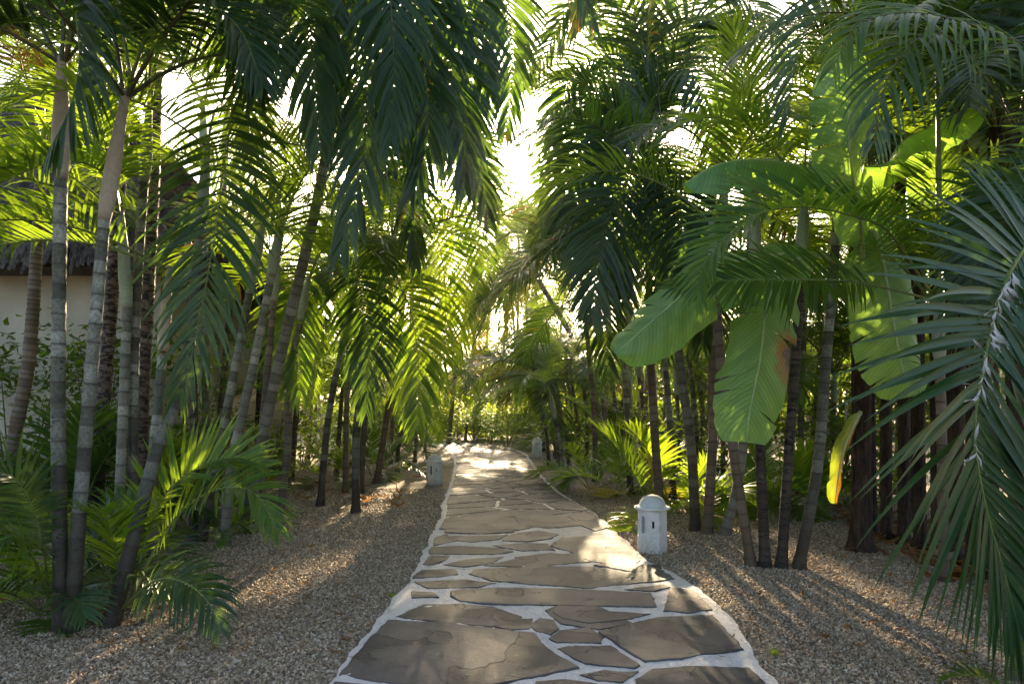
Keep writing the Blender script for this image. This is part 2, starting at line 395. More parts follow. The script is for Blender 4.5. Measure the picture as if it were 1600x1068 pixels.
for sp, d in SPEC.items():
    for cl, (e0, bend) in CLS.items():
        for k in range(3):
            rng = random.Random(hash((len(sp), e0, k, d['L'])) & 0xffff)
            L = d['L'] * rng.uniform(0.88, 1.1) * (0.85 if cl == 'up' else 1)
            FR[sp, cl, k] = frond_mesh('%s frond' % sp, arc_pts(L, R(e0 + rng.uniform(-5, 5)), R(bend + rng.uniform(-12, 12)), rng), (0, 0, 1),
                M[d['mat']], M[d['rm']], rng, n=d['n'], llen=d['llen'], lwid=d['lwid'], vang=d['vang'], droop=d['droop'] * (0.7 if cl == 'up' else 1),
                pet=d['pet'], r0=d['r0'], seg=4, dead=0.03 if cl in ('low', 'hang') else 0.0)
MATVAR = {}
def frond_var(sp, cl, k, mat):
    """same blade in another leaf material"""
    if mat is None: return FR[sp, cl, k]
    key = (sp, cl, k, mat)
    if key not in MATVAR:
        me = FR[sp, cl, k].copy(); me.materials[0] = M[mat]; MATVAR[key] = me
    return MATVAR[key]

AUTOF = []
ELV = ['up', 'up', 'mid', 'mid', 'mid', 'low', 'low', 'low', 'hang', 'mid', 'low', 'hang', 'hang', 'up', 'mid']
def add_fronds(root, at, sp, n, rng, scale=1.0, yaw0=None, mat=None, classes=None, yaws=None, gold=0.0, spread=0.02):
    yaw = rng.uniform(0, 6.28) if yaw0 is None else yaw0
    for i in range(n):
        cl = (classes or ELV)[i % len(classes or ELV)]
        y = R(yaws[i]) if yaws else yaw + i * 2.399 + rng.uniform(-0.25, 0.25)
        m2 = mat
        if gold and rng.random() < gold: m2 = 'gold'
        o = link('frond', frond_var(sp, cl, rng.randrange(3), m2), root, V(at) + V((math.cos(y), math.sin(y), 0)) * spread)
        s = scale * rng.uniform(0.85, 1.12)
        AUTOF.append(o)
        o.scale = (s, s, s); o.rotation_euler = (rng.uniform(-0.12, 0.12), rng.uniform(-0.12, 0.1), y)

def hero(root, pts, hint, mat, rm='rachis', n=50, llen=0.6, lwid=0.04, seed=1, label=None, **kw):
    """a frond that follows its own stalk line, given in world space"""
    off = root.location
    me = frond_mesh('frond', [V(p) - off for p in pts], hint, M[mat], M[rm], random.Random(seed), n=int(n * 1.2), llen=llen * 1.03, lwid=lwid * 0.84, **{**dict(seg=6), **kw})
    o = link('frond', me, root)
    if label: o['label'] = label
    return o

def trunk_mesh(pts, r0, r1, mat, rng, ring=(0.1, 0.17), sides=12, flare=1.6, bulge=0.05, name='trunk'):
    p, L = spline(pts, 60)
    st = [(0.0, 1.0, 0.3)]
    s = 0.0
    while s < L - ring[0] * 0.6:
        l = rng.uniform(*ring) * (1.0 if s < L * 0.6 else 0.85); e = min(L, s + l); q = rng.random()
        st += [(s + 0.012, 1.0, q, 0.25), (s + (e - s) * 0.5, 0.975, q, 0), (e - 0.013, 0.995, q, 0.1), (e, 1 + bulge, q, 1.0)]
        s = e
    pp, rr, at = [], [], []
    for it in st:
        a = it[0] / L * 60; k = min(59, int(a)); pp.append(p[k].lerp(p[k + 1], min(1, a - k)))
        f = it[0] / L
        fl = 1 + (flare - 1) * max(0, 1 - it[0] / 0.3) ** 2
        rr.append((r0 + (r1 - r0) * f) * it[1] * fl)
        at.append((it[3] if len(it) > 3 else 0.2, f, it[2]))
    v, f = [], []
    tube(v, f, pp, rr, sides)
    for i in range(len(v)):
        c = pp[i // sides]; j = 1 + 0.03 * noise.noise(v[i] * 14) + 0.02 * noise.noise(v[i] * 40)
        v[i] = c + (v[i] - c) * j
    A = [at[i // sides] for i in range(len(v))]
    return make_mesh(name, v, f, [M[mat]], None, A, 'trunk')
def shaft_mesh(pts, r, mat, rng, prof=(1.02, 1.32, 1.42, 1.36, 1.18, 0.98, 0.82, 0.7)):
    n = len(prof) * 2
    p, L = spline(pts, n)
    rr = []
    for i in range(n + 1):
        x = i / n * (len(prof) - 1); k = min(len(prof) - 2, int(x)); rr.append(r * (prof[k] + (prof[k + 1] - prof[k]) * (x - k)))
    v, f = [], []
    tube(v, f, p, rr, 14)
    A = [(1.0 if i // 14 == 0 else 0.0, 0.4 + i / len(v) * 0.6, rng.random() * 0.2 + 0.7 * (1 - i / len(v))) for i in range(len(v))]
    return make_mesh('crownshaft', v, f, [M[mat]], None, A, 'trunk')

def palm(name, pts, label, r=(0.07, 0.05), mat='t_green', shaft=0.6, smat='shaft_green', sp='areca', nf=9, seed=1, scale=1.0, group=None,
         fmat=None, cat='palm', gold=0.0, classes=None, yaws=None, ring=(0.1, 0.17), topdir=None):
    rng = random.Random(seed)
    base = V(pts[0]); root = thing(name, base, label, cat, group)
    loc = [V(p) - base for p in pts]
    loc[0] = loc[0] - V((0, 0, 0.05))
    r = (r[0] * 0.77, r[1] * 0.77)
    link('trunk', trunk_mesh(loc, r[0], r[1], mat, rng, ring), root)
    top = loc[-1]; T = (loc[-1] - loc[-2]).normalized()
    if topdir: T = V(topdir).normalized()
    if shaft > 0:
        link('crownshaft', shaft_mesh([top - T * 0.01, top + T * shaft * 0.5, top + T * shaft], r[1], smat, rng), root)
        top = top + T * shaft * 0.96
    root['crown_z'] = 0.0; del root['crown_z']
    if nf: add_fronds(root, top, sp, nf, rng, scale, mat=fmat, gold=gold, classes=classes, yaws=yaws)
    return root, base + top

def banana_leaf(root, pts, hint, hw, mat='banana', seed=1, ang=20, tears=5, pet=0.16, label=None, wave=0.03, tipround=0.5, ragged=None):
    rng = random.Random(seed); off = root.location
    N = 60
    p, L = spline([V(q) - off for q in pts], N); T = tangents(p); hint = V(hint)
    v, f, a = [], [], []
    S = []
    for t in T:
        s = t.cross(hint); s.normalize(); S.append(s)
    k0 = int(pet * N)
    def width(u):
        w = min(1.0, (u / 0.2)) ** 0.6 * (1.0 if u < 0.62 else max(0.0, 1 - ((u - 0.62) / 0.38) ** 2.4) ** tipround)
        return hw * w
    NC = 7
    for sd in (1, -1):
        cuts = sorted(rng.uniform(0.12, 0.93) for _ in range(tears)); ci = [0] + [int(c * (N - k0)) for c in cuts] + [N - k0]
        for a0_, a1_ in zip(ci, ci[1:]):
            if a1_ - a0_ < 1: continue
            dep = rng.uniform(0.25, 0.95); tilt = rng.uniform(-9, 9); base = len(v); rows = 0
            for i in range(a0_, a1_ + 1):
                kk = k0 + i; u = i / (N - k0); w = max(0.004, width(u)) * (1 + 0.05 * noise.noise(V((u * 34, seed, sd * 3))) + 0.03 * noise.noise(V((u * 90, seed, sd * 3))))
                if ragged and sd == ragged[0] and ragged[1] < u < ragged[2]: w *= 0.82 + 0.12 * noise.noise(V((u * 30, seed, 0)))
                t, s = T[kk], S[kk]; nn = s.cross(t)
                for c in range(NC + 1):
                    x = c / NC
                    g = 0.0
                    e = (i - a0_) / max(1, a1_ - a0_)
                    if x > 1 - dep:
                        gg = (x - 1 + dep) / dep
                        if e == 0 and a0_ > 0: g = gg * 0.016
                        if e == 1 and a1_ < N - k0: g = -gg * 0.016
                    an = R(ang + tilt * max(0, x - 0.3)) * (0.3 + x)
                    q = p[kk] + s * sd * w * x * math.cos(an) + nn * (-w * x * math.sin(an)) + t * (x * w * 0.22 + g)
                    q += nn * wave * x * noise.noise(V((u * 7 + seed, x * 1.5, sd))) * 1.5
                    q += V((0, 0, -1)) * 0.05 * x * x * w / hw
                    v.append(q); a.append((0.5 + 0.5 * sd * x, u, 0))
                rows += 1
            for i in range(rows - 1):
                for c in range(NC):
                    b = base + i * (NC + 1) + c
                    f.append((b, b + 1, b + NC + 2, b + NC + 1))
    fm = [0] * len(f)
    b0 = len(v)
    tube(v, f, [q - T[i] * 0 for i, q in enumerate(p)], [0.026 * (1 - 0.85 * i / N) for i in range(N + 1)], 6)
    a += [(0.5, 0, 0)] * (len(v) - b0); fm += [1] * (len(f) - len(fm))
    o = link('leaf', make_mesh('leaf', v, f, [M[mat], M['midrib']], fm, a), root)
    if label: o['label'] = label
    return o

exec_parts = None
# ------------------------------------------------------------------ ground, path, gravel
def ground():
    v, f = [], []
    xs = [-180, -90, -50, -25, -12, -6, 0, 6, 12, 25, 50, 90, 180]; ys = [-60, -20, -6, 0, 4, 8, 14, 22, 34, 60, 120, 260]
    for y in ys:
        for x in xs: v.append((x, y, 0))
    n = len(xs)
    for j in range(len(ys) - 1):
        for i in range(n - 1): f.append((j * n + i, j * n + i + 1, (j + 1) * n + i + 1, (j + 1) * n + i))
    tag(link('ground', make_mesh('ground', v, f, [M['ground']])), kind='structure')
ground()

LEFT = [(520, 1068), (560, 1010), (600, 960), (628, 925), (652, 888), (668, 850), (690, 805), (692, 788), (704, 752), (709, 728), (707, 715), (700, 705), (686, 698)]
RIGHT = [(1212, 1068), (1170, 1010), (1128, 955), (1085, 920), (1040, 893), (1000, 868), (960, 830), (928, 803), (872, 768), (846, 742), (828, 718), (823, 711), (800, 702), (755, 694.5)]
Lg = [V((-1.0, 0.6, 0)), V((-1.0, 2.6, 0))] + [G(*q) for q in LEFT]
Rg = [V((1.55, 0.6, 0)), V((1.5, 2.6, 0))] + [G(*q) for q in RIGHT]
# the far turn to the left
Lg += [G(655, 693.5), G(570, 691.5)]; Rg += [G(700, 689.5), G(600, 686.5)]
Ls, _ = spline(Lg, 160); Rs, _ = spline(Rg, 160)
Lf, _ = spline(Lg, 900); Rf, _ = spline(Rg, 900)
def path():
    rng = random.Random(5)
    v, f, fm, A = [], [], [], []
    n = len(Lf); K = 64
    for i in range(n):
        l, r = Lf[i].copy(), Rf[i].copy(); w = (r - l).normalized()
        l -= w * (0.035 * noise.noise(l * 2.3) + 0.02 * noise.noise(l * 8)); r += w * (0.035 * noise.noise(r * 2.3) + 0.02 * noise.noise(r * 8))
        for k in range(K + 1):
            q = l.lerp(r, k / K); z = 0.032 + 0.007 * noise.noise(q * 4) + 0.006 * noise.noise(q * 13) + 0.003 * noise.noise(q * 31)
            v.append(V((q.x, q.y, z - (0.012 if k in (0, K) else 0)))); A.append((0, 0, 0))
    for i in range(n - 1):
        for k in range(K):
            b = i * (K + 1) + k; f.append((b, b + 1, b + K + 2, b + K + 1))
    for k in (0, K):                                  # side skirts
        b = len(v)
        for i in range(n):
            q = v[i * (K + 1) + k]; v.append(V((q.x, q.y, -0.03))); A.append((0, 0, 0))
        for i in range(n - 1):
            x = (i * (K + 1) + k, (i + 1) * (K + 1) + k, b + i + 1, b + i); f.append(x if k else x[::-1])
    fm = [0] * len(f)
    polys = []
    C = lambda L: [G(530 + x / 2.902, 700 + y / 2.902, 0.04) for x, y in L]
    Q = lambda L: [G(x, y, 0.04) for x, y in L]
    polys += [(C(q), t) for q, t in [
        ([(228, 778), (450, 790), (640, 812), (866, 838), (930, 905), (1075, 990), (870, 1032), (690, 1062), (430, 1076), (190, 1050), (12, 1018), (130, 880)], .75),
        ([(388, 706), (560, 706), (690, 718), (815, 762), (790, 785), (690, 800), (480, 782), (262, 760)], .6),
        ([(520, 645), (720, 634), (1060, 640), (1405, 656), (1428, 712), (1060, 708), (700, 700), (560, 690), (515, 665)], .7),
        ([(335, 650), (420, 652), (442, 670), (340, 672)], .5),
        ([(350, 604), (560, 596), (700, 610), (620, 624), (410, 630)], .4),
        ([(342, 580), (378, 552), (520, 546), (530, 568), (440, 581)], .45),
        ([(600, 566), (620, 549), (900, 536), (1130, 536), (1320, 566), (1455, 545), (1515, 588), (1300, 610), (1130, 628), (870, 610), (700, 596)], .5),
        ([(985, 742), (1040, 732), (1400, 750), (1320, 768), (1130, 788), (1020, 768)], .15),
        ([(1310, 640), (1470, 618), (1488, 624), (1425, 643)], .1),
        ([(965, 858), (1005, 826), (1125, 812), (1188, 852), (1178, 875), (995, 874)], .5),
        ([(1005, 908), (1050, 900), (1225, 896), (1348, 978), (1330, 990), (1122, 968)], .35),
        ([(1105, 1024), (1200, 1010), (1350, 1010), (1278, 1052), (1180, 1044)], .3),
        ([(880, 800), (915, 770), (960, 780), (985, 815), (955, 838), (905, 826)], .45),
        ([(720, 806), (800, 778), (872, 772), (850, 812), (780, 816)], .2),
        ([(805, 492), (960, 474), (1055, 483), (1128, 512), (1000, 520), (850, 522)], .4),
        ([(390, 522), (422, 484), (486, 488), (474, 502), (405, 530)], .5),
        ([(415, 474), (425, 448), (520, 443), (730, 453), (780, 466), (700, 477)], .7),
        ([(485, 525), (580, 503), (735, 492), (690, 518), (560, 532)], .6),
        ([(705, 440), (850, 428), (935, 433), (970, 458), (830, 461)], .8),
        ([(495, 398), (755, 393), (715, 409), (600, 421), (535, 413)], .6),
        ([(485, 378), (505, 344), (765, 348), (785, 377), (640, 385)], .85),
        ([(792, 388), (900, 374), (985, 388), (960, 404), (850, 420), (745, 416), (775, 400)], .75), ([(445, 402), (488, 388), (490, 400), (520, 418), (430, 436)], .6),
        ([(965, 440), (1015, 404), (1220, 392), (1300, 440), (1350, 505), (1330, 528), (1150, 510), (1065, 468)], .8),
        ([(1385, 528), (1440, 530), (1452, 540), (1345, 556), (1170, 528), (1200, 522)], .3),
    ]]
    polys += [(Q(q), t) for q, t in [
        ([(1040, 952), (1050, 917), (1080, 920), (1108, 950), (1075, 954)], .25),
        ([(940, 986), (1030, 964), (1112, 960), (1158, 1012), (1060, 1026), (1008, 1031)], .6),
        ([(998, 1060), (1022, 1044), (1080, 1040), (1168, 1042), (1200, 1075), (1190, 1110), (990, 1120)], .1),
        ([(842, 1066), (880, 1062), (930, 1068), (985, 1090), (960, 1130), (820, 1120)], .35),
        ([(525, 1064), (600, 1072), (720, 1078), (820, 1072), (800, 1125), (500, 1130)], .5),
        ([(855, 952), (893, 940), (930, 945), (985, 972), (935, 980), (880, 972)], .4),
        ([(703, 810), (760, 806), (800, 808), (806, 817), (755, 822), (700, 820)], .8), ([(806, 806), (850, 803), (880, 806), (905, 819), (860, 824), (815, 819)], .65), ([(890, 806), (925, 808), (950, 822), (930, 828), (912, 820)], .7),
        ([(760, 882), (800, 874), (870, 866), (925, 862), (905, 876), (830, 884)], .55),
    ]]
    # generated stones: the rest of the walk, nearer and farther than the traced ones
    def at(s, t):
        x = max(0, min(159.999, s)); k = int(x); fr = x - k
        l = Ls[k].lerp(Ls[k + 1], fr); r = Rs[k].lerp(Rs[k + 1], fr); return l.lerp(r, t)
    sites = []
    s = 0.0
    while s < 159:
        c = at(s, 0.5); step = (at(s + 1, 0.5) - c).length
        m = rng.choice([1, 2, 2, 3, 3])
        for k in range(m):
            t = (k + 0.5 + rng.uniform(-0.3, 0.3)) / m
            q = at(s + rng.uniform(-0.3, 0.3) * 0.4 / step, t)
            sites.append((q, s))
        s += rng.uniform(0.34, 0.62) / step
    dn, df = gd(1100), gd(834)
    for i, (q, s) in enumerate(sites):
        w = (at(s, 1) - at(s, 0)).normalized(); u = V((-w.y, w.x, 0))
        loc = lambda a: V(((a - q).dot(w) * 0.75, (a - q).dot(u) * 1.25))
        poly = [V((-3, -3)), V((3, -3)), V((3, 3)), V((-3, 3))]
        for j, (o, _) in enumerate(sites):
            if j == i or (o - q).length > 3.5: continue
            m = loc(o); hm = m / 2; nn = m.normalized(); new = []
            for a, b in zip(poly, poly[1:] + poly[:1]):
                da, db = (a - hm).dot(nn), (b - hm).dot(nn)
                if da <= 0: new.append(a)
                if da * db < 0: new.append(a.lerp(b, da / (da - db)))
            poly = new
            if len(poly) < 3: break
        if len(poly) < 3: continue
        # clip to the walk (local edges straight enough) and inset
        P3 = []
        l0, r0 = at(s, 0), at(s, 1)
        tl = (at(s + 2, 0) - at(s - 2, 0)).normalized(); tr = (at(s + 2, 1) - at(s - 2, 1)).normalized()
        pw = [q + w * (a.x / 0.75) + u * (a.y / 1.25) for a in poly]
        for pt, tv, sg in ((l0, tl, 1), (r0, tr, -1)):
            nn = V((tv.y, -tv.x, 0)) * sg; new = []          # inside: positive
            for a, b in zip(pw, pw[1:] + pw[:1]):
                da, db = (a - pt).dot(nn) - 0.035, (b - pt).dot(nn) - 0.035
                if da >= 0: new.append(a)
                if da * db < 0: new.append(a.lerp(b, da / (da - db)))
            pw = new
            if len(pw) < 3: break
        if len(pw) < 3: continue
        cy = sum(a.y for a in pw) / len(pw)
        if not (cy < dn + 0.1 or cy > df + 0.15): continue
        c = sum(pw, V()) / len(pw)
        g = rng.uniform(0.012, 0.03) + 0.0026 * max(0, c.y - 6)
        ins = []
        for a in pw:
            dd = (a - c); L = dd.length
            ins.append(c + dd * max(0.3, (L - g * 1.3) / max(L, 1e-4)))
        polys.append((ins, rng.uniform(0.25, 1.0)))
    ntr = 35
    for ip_, (poly, tone) in enumerate(polys):
        if ip_ < ntr:                                 # traced stones: run them up to the joints
            m = len(poly); ar = sum(poly[i].x * poly[(i + 1) % m].y - poly[(i + 1) % m].x * poly[i].y for i in range(m)); sg = 1 if ar > 0 else -1
            grown = []
            for i in range(m):
                e1 = (poly[i] - poly[i - 1]).normalized(); e2 = (poly[(i + 1) % m] - poly[i]).normalized()
                nn = V((e1.y + e2.y, -e1.x - e2.x, 0)) * sg; nn = nn.normalized() if nn.length > 1e-4 else nn
                grown.append(poly[i] + nn * min(0.036, 0.011 + 0.0026 * poly[i].y))
            poly = grown
        # roughen the outline
        out = []
        m = len(poly)
        for a, b in zip(poly, poly[1:] + poly[:1]):
            L = (b - a).length; k = max(1, int(L / 0.035)) if a.y < 11 else max(1, int(L / 0.12))
            for i in range(k):
                q = a.lerp(b, i / k); nn = V((b.y - a.y, a.x - b.x, 0)).normalized()
                out.append(q + nn * (0.014 * noise.noise(q * 9 + V((tone * 9, 0, 0))) + 0.007 * noise.noise(q * 34)))
        c = sum(out, V()) / len(out); m = len(out)
        z = 0.0385 + 0.004 * rng.random()
        tx, ty = rng.uniform(-0.004, 0.004), rng.uniform(-0.003, 0.003)
        tone = min(1, max(0, tone + rng.uniform(-0.08, 0.08)))
        hue = rng.random(); b = len(v)
        for sc, dz in ((1.0, -0.03), (1.0, -0.005), (0.985, 0.0)):
            for q in out:
                d = q - c; v.append(V((c.x + d.x * sc, c.y + d.y * sc, z + dz + d.x * tx + d.y * ty))); A.append((tone, hue, 0))
        area = sum(out[i].x * out[(i + 1) % m].y - out[(i + 1) % m].x * out[i].y for i in range(m))
        for k in range(2):
            for i in range(m):
                j = (i + 1) % m; fc = (b + k * m + i, b + k * m + j, b + (k + 1) * m + j, b + (k + 1) * m + i)
                f.append(fc if area > 0 else fc[::-1])
        top = [b + 2 * m + i for i in range(m)]
        f.append(tuple(top if area > 0 else top[::-1]))
        fm += [1] * (len(f) - len(fm))
    me = make_mesh('path', v, f, [M['mortar'], M['stone']], fm, A, 'stone', smooth=False)
    tag(link('path', me), kind='structure')
path()

def gravel():
    v, f, dens = [], [], []
    def strip(edge, out, cols=10):
        b = len(v); idx = [i for i in range(len(edge)) if edge[i].y < 13.0]
        for i in idx:
            for k in range(cols + 1):
                t = k / cols
                e = edge[i]; q = e.lerp(V((out, e.y, 0)), t ** 1.3)
                v.append(V((q.x, q.y, 0.002)))
                dd = max(1.5, q.y); dens.append(3400.0 if dd < 5.5 else max(350.0, 3400.0 * (5.5 / dd) ** 2))
        n = cols + 1
        for j in range(len(idx) - 1):
            for k in range(cols):
                a = b + j * n + k; fc = (a, a + 1, a + n + 1, a + n); f.append(fc if out > 0 else fc[::-1])
    # only the ground the photograph can show
    strip([p for p in Ls if p.y > 2.9], -6.2); strip([p for p in Rs if p.y > 2.9], 6.0)
    me = make_mesh('gravel', v, f, [M['pebble']])
    a = me.attributes.new('dens', 'FLOAT', 'POINT'); a.data.foreach_set('value', dens)
    o = tag(link('gravel', me), kind='stuff')
    ng = bpy.data.node_groups.new('gravel scatter', 'GeometryNodeTree')
    ng.interface.new_socket('Geometry', in_out='INPUT', socket_type='NodeSocketGeometry')
    ng.interface.new_socket('Geometry', in_out='OUTPUT', socket_type='NodeSocketGeometry')
    N = ng.nodes.new; Lk = ng.links.new
    gi, go = N('NodeGroupInput'), N('NodeGroupOutput')
    na = N('GeometryNodeInputNamedAttribute'); na.data_type = 'FLOAT'; na.inputs[0].default_value = 'dens'
    dp = N('GeometryNodeDistributePointsOnFaces')
    Lk(gi.outputs[0], dp.inputs['Mesh']); Lk(na.outputs[0], dp.inputs['Density'])
    ico = N('GeometryNodeMeshIcoSphere'); ico.inputs['Radius'].default_value = 0.0098; ico.inputs['Subdivisions'].default_value = 2
    nz = N('ShaderNodeTexNoise'); nz.inputs['Scale'].default_value = 75.0; nz.inputs['Detail'].default_value = 1.0
    sub = N('ShaderNodeVectorMath'); sub.operation = 'SUBTRACT'; sub.inputs[1].default_value = (0.5, 0.5, 0.5)
    Lk(nz.outputs['Color'], sub.inputs[0])
    sc = N('ShaderNodeVectorMath'); sc.operation = 'SCALE'; sc.inputs['Scale'].default_value = 0.018
    Lk(sub.outputs[0], sc.inputs[0])
    sp = N('GeometryNodeSetPosition'); Lk(ico.outputs[0], sp.inputs[0]); Lk(sc.outputs[0], sp.inputs['Offset'])
    sm = N('GeometryNodeSetMaterial'); sm.inputs['Material'].default_value = M['pebble']; Lk(sp.outputs[0], sm.inputs[0])
    rv = N('FunctionNodeRandomValue'); rv.data_type = 'FLOAT_VECTOR'; rv.inputs[0].default_value = (0, 0, 0); rv.inputs[1].default_value = (6.28, 6.28, 6.28)
    rs = N('FunctionNodeRandomValue'); rs.data_type = 'FLOAT_VECTOR'; rs.inputs[0].default_value = (0.4, 0.4, 0.35); rs.inputs[1].default_value = (1.75, 1.35, 1.05); rs.inputs['Seed'].default_value = 3
    ip = N('GeometryNodeInstanceOnPoints')
    Lk(dp.outputs[0], ip.inputs['Points']); Lk(sm.outputs[0], ip.inputs['Instance']); Lk(rv.outputs[0], ip.inputs['Rotation']); Lk(rs.outputs[0], ip.inputs['Scale'])
    Lk(ip.outputs[0], go.inputs[0])
    o.modifiers.new('scatter', 'NODES').node_group = ng

# ------------------------------------------------------------------ bollard lamps
def bollard(label, loc, rz):
    root = thing('bollard_lamp', loc, label, 'bollard lamp', 'white tower shaped bollard lamps'); root.rotation_euler.z = rz
    def ngon(r, z, n=8, ph=math.pi / 8): return [V((r * math.cos(ph + 2 * math.pi * k / n), r * math.sin(ph + 2 * math.pi * k / n), z)) for k in range(n)]
    bm = bmesh.new()
    r = 0.162
    prof = [(r * 1.0, -0.03), (r, 0.166), (r - 0.006, 0.169), (r - 0.006, 0.173), (r - 0.002, 0.176)]
    rings = [[bm.verts.new(q) for q in ngon(a, z)] for a, z in prof]
    for A, B in zip(rings, rings[1:]):
        for k in range(8): bm.faces.new((A[k], A[(k + 1) % 8], B[(k + 1) % 8], B[k]))
    lo = rings[-1]; hi = [bm.verts.new(q) for q in ngon(r - 0.006, 0.452)]
    slits = {7: (0.042, 0.21, 0.39, True), 0: (0.024, 0.265, 0.34, False), 3: (0.042, 0.21, 0.39, True), 4: (0.024, 0.265, 0.34, False)}
    dark = []
    for k in range(8):
        a, b_, c, d = lo[k], lo[(k + 1) % 8], hi[(k + 1) % 8], hi[k]
        if k not in slits:
            bm.faces.new((a, b_, c, d)); continue
        w, z0, z1, arch = slits[k]
        m0 = (a.co + b_.co) / 2; m1 = (c.co + d.co) / 2; e = (b_.co - a.co).normalized(); nrm = e.cross(V((0, 0, 1))).normalized()
        def on(x, z):
            t = (z - m0.z) / (m1.z - m0.z); return m0.lerp(m1, t) + e * x
        lp = [(-w / 2, z0), (w / 2, z0)]
        if arch: lp += [(w / 2 * math.cos(t), z1 - w / 2 + w / 2 * math.sin(t)) for t in [R(x) for x in range(0, 181, 30)]]
        else: lp += [(w / 2, z1), (-w / 2, z1)]
        inner = [bm.verts.new(on(*q)) for q in lp]
        edges = [bm.edges.get((x, y)) or bm.edges.new((x, y)) for x, y in ((a, b_), (b_, c), (c, d), (d, a))]
        edges += [bm.edges.new((x, y)) for x, y in zip(inner, inner[1:] + inner[:1])]
        bmesh.ops.triangle_fill(bm, edges=edges, use_beauty=True, normal=nrm)
        deep = [bm.verts.new(q.co - nrm * 0.045) for q in inner]
        for i in range(len(inner)):
            j = (i + 1) % len(inner); bm.faces.new((inner[i], inner[j], deep[j], deep[i]))
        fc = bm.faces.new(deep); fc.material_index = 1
    bm.faces.new(hi)
    bmesh.ops.recalc_face_normals(bm, faces=bm.faces)
    me = bpy.data.meshes.new('post'); bm.to_mesh(me); bm.free(); me.materials.append(M['white']); me.materials.append(M['void'])
    po = link('post', me, root)
    # brim and dome
    v, f = [], []
    seg = 24; pr = [(0.12, 0.45), (0.185, 0.453), (0.19, 0.46), (0.189, 0.472), (0.178, 0.48), (0.143, 0.485)]
    for i in range(1, 9):
        t = R(90 * i / 9); pr.append((0.139 * math.cos(t), 0.485 + 0.118 * math.sin(t)))
    for q, z in pr:
        for k in range(seg):
            an = 2 * math.pi * k / seg
            v.append(V((q * math.cos(an), q * math.sin(an), z)) * (1 + 0.006 * noise.noise(V((an * 2, z * 9, 1)))))
    for i in range(len(pr) - 1):
        for k in range(seg): f.append((i * seg + k, i * seg + (k + 1) % seg, (i + 1) * seg + (k + 1) % seg, (i + 1) * seg + k))
    v.append(V((0, 0, 0.605))); t = len(v) - 1
    for k in range(seg): f.append(((len(pr) - 1) * seg + k, (len(pr) - 1) * seg + (k + 1) % seg, t))
    link('dome_cap', make_mesh('dome cap', v, f, [M['white']]), root)
    return root
b1 = bollard('white domed bollard lamp with slit windows beside the sunlit paving, closest of the three', G(1019, 861), R(-142))
b2 = bollard('white domed bollard lamp standing in gravel along the left kerb of the path', G(679, 757), R(-113))
b3 = bollard('smallest, most distant white bollard lamp on the outer side of the path bend', G(839, 714), R(-150))

